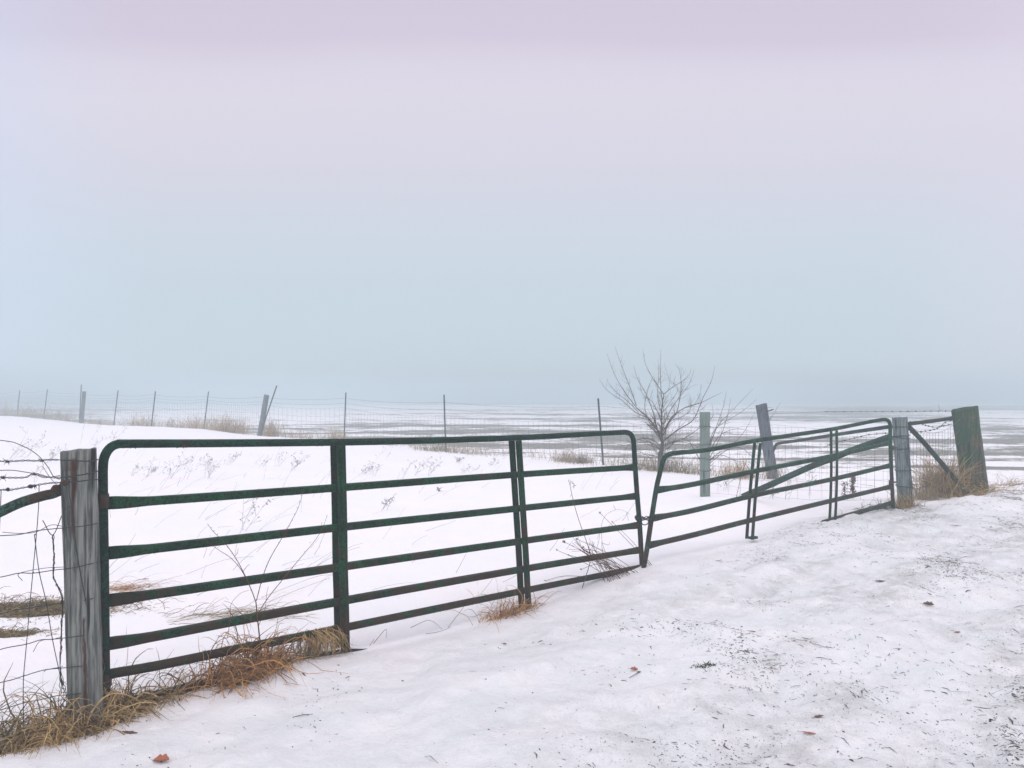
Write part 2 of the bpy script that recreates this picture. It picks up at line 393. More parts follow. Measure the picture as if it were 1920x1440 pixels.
def cat_rom(pts, per=6):
    pts = A3(pts)
    if len(pts) < 3: return np.array([pts[0]+(pts[-1]-pts[0])*t for t in np.linspace(0, 1, per+1)])
    p = np.vstack([2*pts[0]-pts[1], pts, 2*pts[-1]-pts[-2]]); o = []
    for i in range(1, len(p)-2):
        for t in np.linspace(0, 1, per, endpoint=False):
            o.append(.5*((2*p[i])+(-p[i-1]+p[i+1])*t+(2*p[i-1]-5*p[i]+4*p[i+1]-p[i+2])*t*t+(-p[i-1]+3*p[i]-3*p[i+1]+p[i+2])*t**3))
    o.append(pts[-1]); return np.array(o)
def unit(v): v = A3(v); return v/(np.linalg.norm(v)+1e-12)

# ------------------------------------------------------------------ the snow and the field: one sheet to the horizon
def build_ground():
    az = np.concatenate([np.linspace(-180, -52, 40, endpoint=False), np.linspace(-52, 52, 760, endpoint=False), np.linspace(52, 180, 40)])*math.pi/180
    az = az[:-1]; na = len(az)
    r = np.concatenate([[.3, .7, 1.1, 1.5, 1.9], np.geomspace(2.2, 430, 880)]); nr = len(r)
    R, A = np.meshgrid(r, az, indexing='ij'); X = R*np.sin(A); Y = R*np.cos(A); x = X.ravel(); y = Y.ravel()
    z = zg(x, y)
    fm = field_mask(x, y); rr = np.hypot(x, y)
    # strips of bare ground between strips of snow, following the furrows across the view
    q = y - .10*x + 1.2*fbm(x*.05, y*.05, 41, 2)*6
    s1 = fbm(q*.16*np.clip(35/rr, .25, 1), x*.018, 51, 3, .55) + .25*fbm(x*.35, y*.9, 61, 3)
    soil = fm*(.29 + 1.25*s1 + .34*fbm(q*1.1+.8*fbm(x*.12, y*.12, 58, 2), x*.09, 57, 3)*(1-sstep(rr, 60, 160)) + .55*fbm(x*.7, y*1.5, 59, 4))
    for (Y0, w_, xa, xb, k) in ((42, 3.2, -40, 6, .42), (34.8, 1.5, -24, 9, .45), (29.0, .9, -9, 5, .40), (27.4, 1.3, 3, 40, .42), (23.2, .8, 3.0, 9, .36), (21.4, 1.0, 9, 50, .5), (18.9, .35, 2, 9, .25), (16.8, .45, 9, 60, .5), (55, 4, -60, 60, .25), (72, 6, -60, 60, .22), (100, 12, -90, 120, .22)):
        qq = q+w_*1.3*fbm(x*.22, y*.3, 73, 3); bnd = np.exp(-((qq-Y0)/w_)**2*1.6)*sstep(x, xa-2, xa+2)*sstep(x, xb+3, xb-3)
        soil += fm*k*1.9*bnd*(.85+1.5*fbm(x*.25, y*.6, 71, 3))
    verge = sstep((x*LG.n2[0]+y*LG.n2[1]) - LG.A.dot(LG.n2), 0.2, -.4)
    px = PX + F*x/np.maximum(y, .1); pr = (y > .5)
    lu = x*LG.d[0]+y*LG.d[1]; lv = x*LG.n2[0]+y*LG.n2[1]
    dirt = verge*sstep(px+(y-4)*40, 500, 1900)**1.3*(1-sstep(rr, 10, 13))*pr*(.55+1.5*fbm(x*.9, y*.9, 81, 3)+1.0*fbm(lv*2.5, lu*.5, 83, 3)) + .12*verge
    for (a_, b_) in ((1400, 1247), (1530, 1325), (1700, 1092), (1890, 1330)):
        g_ = hit(a_, b_); vv = g_[0]*LG.n2[0]+g_[1]*LG.n2[1]; uu = g_[0]*LG.d[0]+g_[1]*LG.d[1]
        dirt = dirt + .55*verge*np.exp(-((lv-vv+.25*fbm(lu*1.2, lv, 87, 2))/.17)**2-((lu-uu)/1.1)**2)*(.8+1.5*fbm(x*3, y*3, 88, 2))
    worn = sstep((x*LG.n2[0]+y*LG.n2[1]) - LG.A.dot(LG.n2), 0.05, -.9)*(1-sstep(rr, 9.5, 12.5))*(y > .3)
    bare = np.zeros_like(x)
    b1 = hit(50, 1140); b2 = hit(14, 1187)
    for c, wx, wy in ((b1, .42, .16), (b2, .17, .07), (P(60, 1392, 3.45), .30, .10), (P(150, 1362, 3.55), .2, .10), (P(240, 1345, 3.8), .13, .08)):
        u = ((x-c[0])*LG.d[0]+(y-c[1])*LG.d[1]); v_ = ((x-c[0])*LG.n2[0]+(y-c[1])*LG.n2[1])
        if c is b1 or c is b2: u, v_ = (x-c[0]), (y-c[1])*.8
        bare = np.maximum(bare, np.exp(-(u/wx)**2-(v_/wy)**2))
    z = z - .05*sstep(bare, .2, .8)
    V = np.stack([x, y, z], 1); cen = len(V); V = np.vstack([V, [0, 0, 0]])
    i = np.arange(nr-1)[:, None]; j = np.arange(na)[None]; j2 = (j+1) % na
    Q = np.stack([i*na+j, i*na+j2, (i+1)*na+j2, (i+1)*na+j], -1).reshape(-1, 4)[:, ::-1]
    me = bpy.data.meshes.new('snow_ground'); nq = len(Q)
    me.vertices.add(len(V)); me.vertices.foreach_set('co', V.ravel())
    tri = np.stack([np.full(na, cen), (np.arange(na)+1) % na, np.arange(na)], -1)[:, ::-1]
    idx = np.concatenate([Q.ravel(), tri.ravel()]); me.loops.add(len(idx)); me.loops.foreach_set('vertex_index', idx)
    st = np.concatenate([np.arange(nq)*4, nq*4+np.arange(na)*3]); me.polygons.add(nq+na)
    me.polygons.foreach_set('loop_start', st); me.update(calc_edges=True); me.validate()
    me.polygons.foreach_set('use_smooth', [True]*len(me.polygons))
    for nme, d in (('soil', soil), ('dirt', np.clip(dirt, 0, 1)), ('bare', bare), ('worn', worn)):
        a = me.attributes.new(nme, 'FLOAT', 'POINT'); a.data.foreach_set('value', np.append(d, 0).astype(np.float32))
    me.materials.append(SNOW); o = bpy.data.objects.new('snow_ground', me); C.objects.link(o); tag(o, kind='structure')
    up = me.polygons[1000].normal.z
    if up < 0: me.flip_normals()
build_ground()

# ------------------------------------------------------------------ gates
def drops(mb, pts, hh, n, rng):                                             # water beads hanging under a rail
    for _ in range(n):
        t = rng.random()*(len(pts)-1); i = int(t); p = pts[i]+(pts[min(i+1, len(pts)-1)]-pts[i])*(t-i)
        r = rng.uniform(.0018, .0038); mb.ball(p-np.array((0, 0, hh-.0005)), r, 6, 4, (1, 1, 1.3))
def rail(parent, plane, px, w=.040, h=.045, fl=.0, fr=.0, mat=None, seed=0, e=4.2, dn=40, label=None):
    pts = cat_rom([plane.at(*p) for p in px], 12); k = len(pts)
    s = np.concatenate([[0], np.cumsum(np.linalg.norm(np.diff(pts, axis=0), axis=1))])
    # resample so the flared, flattened ends get rings of their own
    S = np.unique(np.concatenate([np.linspace(0, s[-1], 40), np.linspace(0, .25, 8), s[-1]-np.linspace(0, .25, 8)]))
    pts = np.stack([np.interp(S, s, pts[:, i]) for i in range(3)], 1)
    f = fl*sstep(S, .22, .02) + fr*sstep(s[-1]-S, .22, .02)
    rr = np.stack([np.maximum(w/2*(1-f*.55), .010), h/2*(1+f*.42)], 1)
    mb = MB(); mb.tube(pts, rr, 16, plane.n, e)
    drops(mb, pts[3:-3], h/2, dn, random.Random(seed))
    return mb.build('rail', mat, parent)
def flatbar(parent, plane, px, off, wd=.052, th=.012, mat=None, name='brace'):
    pts = cat_rom([plane.at(*p, -.036)+plane.n*(off+.036) for p in px], 8)
    mb = MB(); mb.tube(pts, (th/2, wd/2), 12, plane.n, 6)
    mb.tube(pts+plane.n*(-.006 if off < 0 else .006), (.007, wd*.16), 8, plane.n, 3)      # pressed ridge down the middle
    return mb.build(name, mat, parent)

g1 = thing('metal_gate', 'large dark green seven-rail farm gate with rust patches, beside the nearest grey post', 'gate', LG.at(195, 1345))
fr = [LG.at(*p) for p in ((198.5, 1352), (197, 1250), (195.5, 1100), (193.5, 960), (193, 900))]
c0 = LG.at(193, 878); c1 = LG.at(226, 832)
arc = [LG.at(*p) for p in ((193, 880), (194.5, 862), (200, 848), (209, 838), (221, 833))]
top = [LG.at(*p) for p in ((240, 832), (420, 831), (640, 829), (820, 825.5), (975, 820.5), (1100, 814), (1160, 811))]
arc2 = [LG.at(*p) for p in ((1172, 810.5), (1181, 813), (1186, 820), (1188, 830))]
end = [LG.at(*p) for p in ((1190, 860), (1194, 920), (1199, 980), (1202, 1030), (1204.5, 1072))]
mb = MB(); pth = cat_rom(fr+arc+top+arc2+end, 8)
mb.tube(pth, .0225, 16, LG.n, 2.0); drops(mb, pth[75:120], .0225, 25, random.Random(1)); mb.build('frame_tube', FRAME1, g1)
R1 = [[(203, 943), (300, 938), (640, 914), (975, 889.5), (1192, 876)],
      [(203, 1037), (300, 1027), (640, 988.5), (975, 953), (1195, 930)],
      [(203, 1126), (300, 1112.5), (640, 1063), (975, 1015), (1198, 984.5)],
      [(203, 1207), (300, 1191), (640, 1127), (975, 1068), (1201, 1031)],
      [(203, 1264), (300, 1247), (440, 1218), (640, 1178), (975, 1109), (1120, 1080), (1203, 1063)],
      [(203, 1324), (300, 1302), (460, 1262), (640, 1225), (680, 1224), (740, 1219), (843, 1196), (930, 1171), (985, 1159), (1203, 1094)]]
for i, q in enumerate(R1):
    rail(g1, LG, q, .058, .046 if i < 4 else .049, 1.0 if i < 4 else 0, .8 if i < 4 else 0, GATE1, 10+i, 4.2 if i < 4 else 2.0, 70 if i < 4 else 30)
f1 = [(639, 834), (641, 914), (642.5, 990), (643.5, 1060), (645.5, 1130), (647.5, 1219)]
f2 = [(972, 826), (976, 890), (980, 953), (984, 1015), (987, 1068), (989, 1110), (991, 1142)]
for q in (f1, f2):
    flatbar(g1, LG, q, -.038, .060, mat=GATE1); flatbar(g1, LG, q, .038, .060, mat=GATE1)
mb = MB()
p = LG.at(193, 939)
mb.tube([p-np.array((0, 0, .034)), p+np.array((0, 0, .034))], .028, 16)
mb.tube([p-LG.t*.07-LG.n*.0, p], .010, 8); mb.build('hinge', RUST, g1)
mb = MB(); p = LG.at(198, 1275); mb.tube([p-np.array((0, 0, .03)), p+np.array((0, 0, .03))], .028, 16); mb.tube([p-LG.t*.09, p], .010, 8); mb.build('hinge', RUST, g1)

g2 = thing('metal_gate', 'grey green farm gate sagging towards the chain, hung on the weathered blue grey post', 'gate', RG.at(1672, 950))
seq = [(1206.5, 1066), (1213, 1030), (1222, 970), (1231, 914), (1238, 884), (1242, 868), (1247, 857), (1257, 851), (1275, 848.5), (1331, 843), (1418, 826), (1558, 805), (1630, 791), (1650, 787.5), (1661, 787), (1667, 791), (1669, 800), (1669.5, 829), (1671, 873), (1673.5, 930), (1675, 956)]
mb = MB(); pth = cat_rom([RG.at(*p) for p in seq], 6); mb.tube(pth, .0225, 14, RG.n, 2.0); mb.build('frame_tube', GATE2, g2)
R2 = [[(1231, 919), (1300, 908), (1422, 882), (1558, 855.5), (1665, 831)],
      [(1222, 972), (1300, 957), (1415, 928.5), (1558, 899), (1668, 873)],
      [(1214, 1023), (1300, 1003), (1405, 976), (1558, 939), (1670, 912.5)],
      [(1400, 1028), (1480, 1001), (1530, 984), (1562, 974), (1672, 943)]]
for i, q in enumerate(R2): rail(g2, RG, q, .050, .046, 1.0 if i < 3 else 0, .7, GATE2, 30+i, 4.0, 30)
for q in ([(1426, 831), (1421, 882), (1416, 940), (1411, 1012)], [(1569, 807), (1569.5, 880), (1568, 940), (1566, 981)]):
    flatbar(g2, RG, q, -.034, .044, mat=GATE2); flatbar(g2, RG, q, .034, .044, mat=GATE2)
mb = MB(); p = RG.at(1412, 1008, -.03); mb.box(p, RG.t*.045, RG.n*.025, (0, 0, .012)); mb.build('foot', GATE2, g2, smooth=False)
for yy in (840, 905):
    mb = MB(); p = RG.at(1671, yy); mb.tube([p-np.array((0, 0, .03)), p+np.array((0, 0, .03))], .028, 12); mb.tube([p, p+RG.t*.12], .010, 8); mb.build('hinge', RUST, g2)

# the chain that ties the two gates
a = LG.at(1199, 972); b = RG.at(1222, 970)
ch = thing('chain', 'short steel chain with a snap hook looped round the meeting ends of the two gates', 'chain', (a+b)/2)
ce = (a+b)/2; ax = (b-a)*np.array((1, 1, 0)); Lh = np.linalg.norm(ax)/2+.030; ax = unit(ax); ay = np.array((-ax[1], ax[0], 0)); nl = 30
for i in range(nl):
    th = 2*math.pi*i/nl
    def pc(t): return ce + ax*Lh*np.sign(math.cos(t))*abs(math.cos(t))**.8 + ay*.036*np.sign(math.sin(t))*abs(math.sin(t))**.6 + np.array((0, 0, .008*math.sin(3*t)+(-.012 if math.sin(t) < 0 else .005)*abs(math.sin(t))))
    c = pc(th); t_ = unit(pc(th+.02)-pc(th-.02)); up = unit(np.cross(t_, (0, 0, 1))); v = np.cross(t_, up)
    s_ = v if i % 2 else up
    mb = MB(); ang = np.linspace(0, 2*math.pi, 13)
    mb.tube([c+t_*.0165*math.cos(q)+s_*.0110*math.sin(q) for q in ang], .0036, 6, cap=False); mb.build('link', CHAIN, ch)
mb = MB(); hk = [LG.at(*p, -.03) for p in ((1204, 974), (1203, 980), (1207, 984), (1213, 983), (1216, 978), (1213, 974), (1207, 975))]
mb.tube(cat_rom(hk, 5), .0048, 7); mb.tube(cat_rom([LG.at(1196, 976, -.04), LG.at(1200, 979, -.045), LG.at(1204, 976, -.04)], 4), .0036, 7)
mb.build('snap_hook', CHAIN, ch)

# ------------------------------------------------------------------ wooden posts
def wood_mesh(base, topc, w, d, yaw=0, seed=0, e=5.0, rough=.004, slope=0.0, n=56, rings=40, sink=.35):
    rng = np.random.RandomState(seed); base = A3(base); topc = A3(topc); ax = unit(topc-base); b0 = base-ax*sink
    th = np.linspace(0, 2*math.pi, n, endpoint=False); c, s = np.cos(th), np.sin(th)
    ce = np.sign(c)*np.abs(c)**(2/e); se = np.sign(s)*np.abs(s)**(2/e)
    groove = fbm(th*9+seed, th*0+seed, seed, 3)*rough*1.4
    crack = np.zeros(n)
    for k in rng.choice(n, 7, replace=False): crack[k] -= rough*2.6; crack[(k+1) % n] -= rough*1.2
    ux = np.array((math.cos(yaw), math.sin(yaw), 0)); uy = np.array((-math.sin(yaw), math.cos(yaw), 0))
    ux = unit(ux-ax*ax.dot(ux)); uy = np.cross(ax, ux)
    V = []; hgt = np.linalg.norm(topc-b0)
    ts = np.concatenate([np.linspace(0, 1, rings-2), [1, 1]])
    for i, t in enumerate(ts):
        wob = fbm(th*3+seed, np.full(n, t*5.0), seed+7, 3)*rough + groove*(.6+.4*math.sin(t*9+seed))+crack*(.3+.7*t)
        k = 1.0 if i < rings-2 else (.975 if i == rings-2 else 0.5)
        R = np.stack([ce*(w/2+wob)*k, se*(d/2+wob)*k], 1)
        zt = t*hgt - (0 if i < rings-3 else 0) + (.003 if i == rings-2 else (.001 if i == rings-1 else 0))
        zt = zt + (slope*R[:, 0]+fbm(R[:, 0]*45, R[:, 1]*45, seed+3, 2)*.010)*(1 if t > .985 else 0)
        V.append(b0 + R[:, :1]*ux + R[:, 1:]*uy + np.outer(zt*np.ones(n), ax))
    V = np.concatenate(V); K = rings
    Fc = [(i*n+j, i*n+(j+1) % n, (i+1)*n+(j+1) % n, (i+1)*n+j) for i in range(K-1) for j in range(n)]
    Fc.append(tuple((K-1)*n+j for j in range(n)))
    mb = MB(); mb.add(V, Fc); return mb
post1_b = P(162, 1352, 3.58); post1_t = P(147.5, 844.5, 3.60)
post1 = thing('fence_post', 'square weathered grey wooden post with rust streaks, nearest the viewer, at the big gate', 'post', post1_b)
wood_mesh(post1_b, post1_t, .150, .15, .50, 4, 8.0, .0042, slope=.03).build('post_body', WOOD1, post1)
post2_b = P(1698, 952, 9.42); post2_t = P(1687, 783.5, 9.42)
post2 = thing('fence_post', 'weathered blue grey wooden post wrapped in wire at the hinge end of the smaller gate', 'post', post2_b)
wood_mesh(post2_b, post2_t, .176, .17, -.47, 9, 6, .005).build('post_body', WOOD2, post2)
post3_b = P(1322, 931, 11); post3_t = P(1321.5, 773, 11)
post3 = thing('fence_post', 'slim pale green wooden post standing upright in snow right of the bare sapling', 'post', post3_b)
wood_mesh(post3_b, post3_t, .136, .13, .2, 14, 3.0, .004).build('post_body', WOOD3, post3)
post4_b = P(1449, 897, 13.8); post4_t = P(1427, 758.5, 13.8)
post4 = thing('fence_post', 'dark slate grey wooden post leaning left behind the smaller gate', 'post', post4_b)
wood_mesh(post4_b, post4_t, .200, .17, -.33, 19, 3.2, .005, slope=.1).build('post_body', WOOD4, post4)
mb = MB(); mb.tube(cat_rom([P(1437, 771, 13.7), P(1443, 770, 13.65), P(1450, 767.5, 13.6)], 4), [.010]*8+[.013], 8); mb.build('spike', RUST, post4)
post5_b = P(1829, 921, 10.3); post5_t = P(1808.5, 765.5, 10.3)
post5 = thing('corner_post', 'massive mossy brown corner post leaning left at the far right', 'post', post5_b)
wood_mesh(post5_b, post5_t, .305, .29, -.63, 24, 7, .007, slope=.06, n=72).build('post_body', WOOD5, post5)

def ring_wire(mb, base, topc, t, w, d, yaw=0, r=.0022, tilt=0.0, seed=0):     # wire stapled round a post
    base = A3(base); topc = A3(topc); c = base+(topc-base)*t; pts = []
    for a in np.linspace(0, 2*math.pi, 29):
        x = np.sign(math.cos(a))*abs(math.cos(a))**.3*(w/2+.004); y = np.sign(math.sin(a))*abs(math.sin(a))**.3*(d/2+.004)
        pts.append(c+np.array((x*math.cos(yaw)-y*math.sin(yaw), x*math.sin(yaw)+y*math.cos(yaw), tilt*x+.004*math.sin(a*3+seed))))
    mb.tube(pts, r, 6, cap=False)
for (pp, pb, pt, w_, d_, yw, tl, rw) in ((post2, post2_b, post2_t, .176, .17, -.47, (.90, .80, .78, .66, .42, .24, .08), .0042), (post3, post3_b, post3_t, .136, .13, .2, (.83, .62, .45, .31), .0038)):
    for k, t in enumerate(tl):
        mb = MB(); ring_wire(mb, pb, pt, t, w_+.006, d_+.006, yw, rw, .12*math.sin(k*2.3), k); mb.build('wire_wrap', WIRE, pp)
mb = MB()
mb.tube(cat_rom([post2_b+np.array((-.02+.05*math.sin(k*1.3), -.106, h_)) for k, h_ in enumerate((.05, .25, .45, .65, .82))], 6), .0035, 6)
mb.tube(cat_rom([P(1693, 833, 9.3), P(1699, 828, 9.29), P(1702, 835, 9.29), P(1699, 845, 9.3), P(1692, 849, 9.3)], 5), .003, 6)
mb.build('wire_strand', WIRE, post2)

# ------------------------------------------------------------------ wires by the nearest post
def z1(l, dy=0): return [(x/2.25, 800+y/2.25+dy) for x, y in l]
def za(l): return [(x/5.536, 740+y/5.536) for x, y in l]                     # pixel lists read off enlarged crops
def wire(mb, px, plane, r=.0019, off=0.0, n=6, per=8, jig=.0, seed=0):
    pts = cat_rom([plane.at(x, y, off) for x, y in px], per)
    if jig:
        rg = np.random.RandomState(seed); pts = pts + rg.normal(0, jig, pts.shape)
    mb.tube(pts, r, n); return pts
def barbed(px, plane, seed, barbs=.115, off=0.0, r=.0018, amp=.0032, pitch=.045, ppx=None):
    pts = cat_rom([plane.at(x, y, off) if ppx is None else P(x, y, ppx[i]) for i, (x, y) in enumerate(px)], 24)
    s = np.concatenate([[0], np.cumsum(np.linalg.norm(np.diff(pts, axis=0), axis=1))]); n = int(s[-1]/(pitch/6))+2
    S = np.linspace(0, s[-1], n); p = np.stack([np.interp(S, s, pts[:, i]) for i in range(3)], 1)
    T = np.gradient(p, axis=0); T /= np.linalg.norm(T, axis=1)[:, None]
    u = np.cross(T, (0, 0, 1)); v = np.cross(u, T); rg = random.Random(seed); mb = MB()
    ph = 2*math.pi*S/pitch
    for k in (0, math.pi): mb.tube(p+u*(amp*np.cos(ph+k))[:, None]+v*(amp*np.sin(ph+k))[:, None], r, 5)
    x = rg.uniform(.02, barbs)
    while x < s[-1]:
        i = int(x/s[-1]*(n-1)); c = p[i]; t_ = T[i]; th = np.linspace(0, 4*math.pi, 16)
        mb.tube([c+t_*(q/(4*math.pi)-.5)*.012+u[i]*(amp+r*2)*math.cos(q)+v[i]*(amp+r*2)*math.sin(q) for q in th], r, 5)
        for sg in (-1, 1):
            for k in range(2):
                d = unit(np.array([rg.gauss(0, 1) for _ in range(3)])-t_*0); d = unit(d-t_*t_.dot(d)*.6)
                mb.tube([c+t_*sg*.004, c+t_*sg*.006+d*.020], [r, r*.3], 5)
        x += barbs*rg.uniform(.85, 1.15)
    return mb
G = 'strands of barbed wire tied to the nearest post'
def top_wire(name, mb, mat, label, cat, loc, group=None):
    o = mb.build(name, mat, loc=loc); return tag(o, label, cat, group)
o_ = LF.at(0, 865)
# front of the nearest post: wires run across its face, held by staples
bw = [za([(-420, 672), (-150, 668), (0, 690), (140, 690), (260, 683), (380, 686), (490, 676), (615, 676)]),
      za([(-420, 800), (-150, 820), (0, 855), (140, 862), (270, 856), (350, 820), (480, 850), (560, 860), (630, 862)]),
      za([(-420, 1015), (-150, 1012), (0, 990), (120, 985), (240, 965), (330, 950), (400, 935), (520, 918), (640, 912)])]
lb = ['topmost barbed wire strand running left from the nearest grey post', 'middle barbed wire strand, loosely tangled, left of the nearest grey post', 'lowest barbed wire strand, a dry leaf caught on it, left of nearest grey post']
face = [za([(628, 680), (700, 682), (800, 686), (920, 690), (1000, 676), (1020, 672)]), za([(630, 860), (720, 852), (800, 840), (905, 822), (1000, 798), (1020, 790)]), za([(640, 912), (720, 905), (800, 902), (945, 884), (1020, 882)])]
for i in range(3):
    mb = barbed(bw[i], LF, 40+i)
    wire(mb, face[i], LF, .0028, -.105)
    wire(mb, [bw[i][-1], face[i][0]], LF, .0019, -.05)
    for x, y in face[i][1:-1:2]:
        p = LF.at(x, y, -.105); mb.tube([p+np.array((0, 0, .005)), p, p+np.array((.012, -.01, -.003))], .0018, 5)
    if i == 2: mb.ball(LF.at(57, 912), .011, 7, 5, (1.1, .8, .9)); mb.ball(LF.at(15, 917), .008, 6, 4, (1, .6, 1))
    top_wire('barbed_wire', mb, WIRE, lb[i], 'wire', LF.at(60, bw[i][3][1]))
mb = MB()
wire(mb, za([(-60, 462), (0, 473), (130, 492), (240, 535), (330, 582), (420, 655), (500, 755), (545, 835), (575, 862), (620, 878)]), LF, .0017, -.02)
wire(mb, za([(440, 740), (520, 860), (615, 965)]), LF, .0012, -.01)
top_wire('loose_wire', mb, WIRE, 'thin loose wire arching high over the barbed strands to the nearest post', 'wire', LF.at(60, 845))
mb = MB(); wire(mb, za([(-60, 785), (0, 785), (130, 785), (240, 800), (350, 820), (440, 858), (500, 860), (560, 850), (625, 840)]), LF, .0018, -.015)
top_wire('loose_wire', mb, WIRE, 'thin rust coloured loose wire running just above the middle barbed strand', 'wire', LF.at(60, 885))
# sagging woven wire
mb = MB()
hz = [[(-170, 470), (0, 460), (80, 455), (150, 440), (215, 432), (300, 425), (360, 418), (412, 408)], [(-170, 660), (0, 635), (80, 618), (140, 618), (230, 605), (300, 597), (335, 590), (412, 572)],
      [(-170, 830), (0, 790), (60, 775), (125, 765), (200, 752), (260, 745), (360, 732), (415, 718)], [(-170, 1000), (0, 940), (110, 918), (170, 900), (220, 897), (300, 888), (378, 877), (424, 860)],
      [(-170, 1125), (0, 1080), (50, 1068), (100, 1052), (180, 1028), (240, 1020), (300, 1015), (398, 1003), (430, 990)], [(-170, 1230), (0, 1195), (100, 1165), (170, 1152), (240, 1135), (300, 1130), (405, 1115), (432, 1102)],
      [(290, 1215), (350, 1205), (410, 1190), (436, 1178)]]
for l in hz:
    q = z1(l); lf_ = [p for p in q if p[0] < 118]; rt = [p for p in q if p[0] >= 118]
    pts = [LF.at(x, y, -.01) for x, y in lf_] + [LF.at(x, y, -.102) for x, y in rt]
    mb.tube(cat_rom(pts, 6), .0021, 6)
for l in ([(262, 420), (215, 415), (150, 445), (80, 450), (10, 445)], [(268, 592), (180, 598), (80, 620), (95, 650)], [(265, 1012), (200, 1025), (185, 1035)], [(262, 885), (230, 895), (170, 905), (140, 950)]):
    wire(mb, z1(l), LF, .0014, -.014)
vt = [[(165, 245), (163, 330), (155, 440), (140, 600), (125, 760), (112, 915), (100, 1050), (98, 1150), (100, 1290)], [(145, 455), (165, 610), (195, 740), (220, 890), (245, 1010), (268, 1110)],
      [(5, 265), (0, 380), (-12, 600)], [(180, 395), (222, 457), (262, 372)], [(-90, 240), (-80, 700), (-100, 1250)]]
for l in vt: wire(mb, z1(l), LF, .0020, -.012)
for k in range(4): wire(mb, z1([(222, 455), (228, 550), (228, 640), (262, 720), (258, 880), (254, 1010), (250+k*9, 1110), (245+k*12, 1200)]), LF, .0016, -.012-.004*k, jig=.0022, seed=k)
for l in ([(292, 220), (292, 280), (300, 330), (310, 420), (333, 585), (360, 730), (378, 875), (398, 1000), (405, 1110), (412, 1195)],): wire(mb, z1(l), LF, .0025, -.100)
wire(mb, z1([(265, 362), (290, 338), (302, 345)]), LF, .0014, -.095)
for x, y in ((310, 420), (333, 588), (360, 732), (378, 876), (398, 1003), (405, 1112)):
    p = LF.at(*z1([(x, y)])[0], -.103); mb.ball(p, .0042, 6, 4)
for x, y in ((155, 440), (148, 455), (140, 615), (165, 615), (125, 765), (200, 752), (112, 917), (222, 897), (100, 1050), (245, 1020), (100, 1165), (262, 740), (258, 885)):
    mb.ball(LF.at(*z1([(x, y)])[0], -.012), .0038, 6, 4)
top_wire('woven_wire_fence', mb, WIRE, 'sagging woven wire mesh hanging left of the nearest grey post', 'wire fence', LF.at(60, 1380))
# pipe brace
mb = MB(); e0_ = LF.at(-140, 1020, -.03); e1_ = LF.at(-60, 990, -.03); ed_ = unit(e0_-e1_)+np.array((0, 0, -.22)); el_ = (e0_[2]+.15)/abs(ed_[2])
pp_ = cat_rom([e0_+ed_*el_, e0_+ed_*el_*.5]+[LF.at(x, y, -.03) for x, y in ((-140, 1020), (-60, 990), (0, 960), (40, 942), (80, 930), (98, 926), (106, 921), (114, 914), (119, 907), (121, 902))], 8)
k = len(pp_); tt = np.clip((np.arange(k)-16)/(k-17), 0, 1); a_ = .0235*(1-.72*sstep(tt, .62, .80)); b_ = .0235*(1+.35*sstep(tt, .55, .72)-.75*sstep(tt, .70, .84))
mb.tube(pp_, np.stack([a_, b_], 1), 14, LF.n, 2.2)
tag(mb.build('brace_pipe', PIPE, loc=LF.at(0, 960)), 'round dark green brace pipe with a flattened end meeting the nearest post from the left', 'pipe')
mb = MB(); p = LF.at(121, 906, -.10); mb.tube([p-LF.n*.008, p+LF.n*.02], .014, 6); mb.build('bolt', RUST, post1)

# ------------------------------------------------------------------ far fence line and mesh panels
def mesh_panel(posts, rows, dv, r, seed, sag=.02, offr=0.0, zz0=.06, vtop=None):
    # posts: list of (xy base point, height of top wire) along the line
    rg = np.random.RandomState(seed); mb = MB(); B = [A3(p) for p, h in posts]; Hh = [h for p, h in posts]
    for i in range(len(B)-1):
        L_ = np.linalg.norm((B[i+1]-B[i])[:2]); n = max(4, int(L_/dv)); t = np.linspace(0, 1, n+1)
        base = B[i][None]*(1-t)[:, None]+B[i+1][None]*t[:, None]
        hh = Hh[i]*(1-t)+Hh[i+1]*t; sg = sag*(1+rg.rand())*4*t*(1-t)
        fr_ = []
        for k, f in enumerate(rows):
            z = base[:, 2]+zz0+(hh-zz0)*f - sg*(f+.2)*(1 if k < len(rows) else 1) + rg.normal(0, .006, n+1)
            q = np.stack([base[:, 0], base[:, 1], z], 1); fr_.append(q); mb.tube(q, r, 4)
        lean = np.cumsum(rg.normal(0, .012, n+1)); lean -= lean.mean()
        for j in range(n):
            mb.tube(np.array([q[j]+(B[i+1]-B[i])/L_*lean[j]*(a/len(fr_)) for a, q in enumerate(fr_)]), r*.85, 4)
    return mb
def gp(x, y, Y): q = P(x, y, Y); q[2] = Z(q[0], q[1]); return q
def tpost(x0, y0, x1, y1, Y, label, w=.036):
    b = P(x1, y1, Y); t = P(x0, y0, Y); ax = unit(t-b); b0 = b-ax*.25; o = thing('steel_post', label, 'post', b, 'steel T-posts of the far fence')
    mb = MB(); u = unit(np.cross(ax, (0, 1, 0))); v = np.cross(ax, u); m = (b0+t)/2; h = np.linalg.norm(t-b0)/2
    mb.box(m, u*w/2, v*.004, ax*h); mb.build('flange', STEEL, o, smooth=False)
    mb = MB(); mb.box(m+v*.0175, u*.004, v*.013, ax*h*.995); mb.build('web', STEEL, o, smooth=False)
    o['_t'] = [float(q) for q in t]; return o
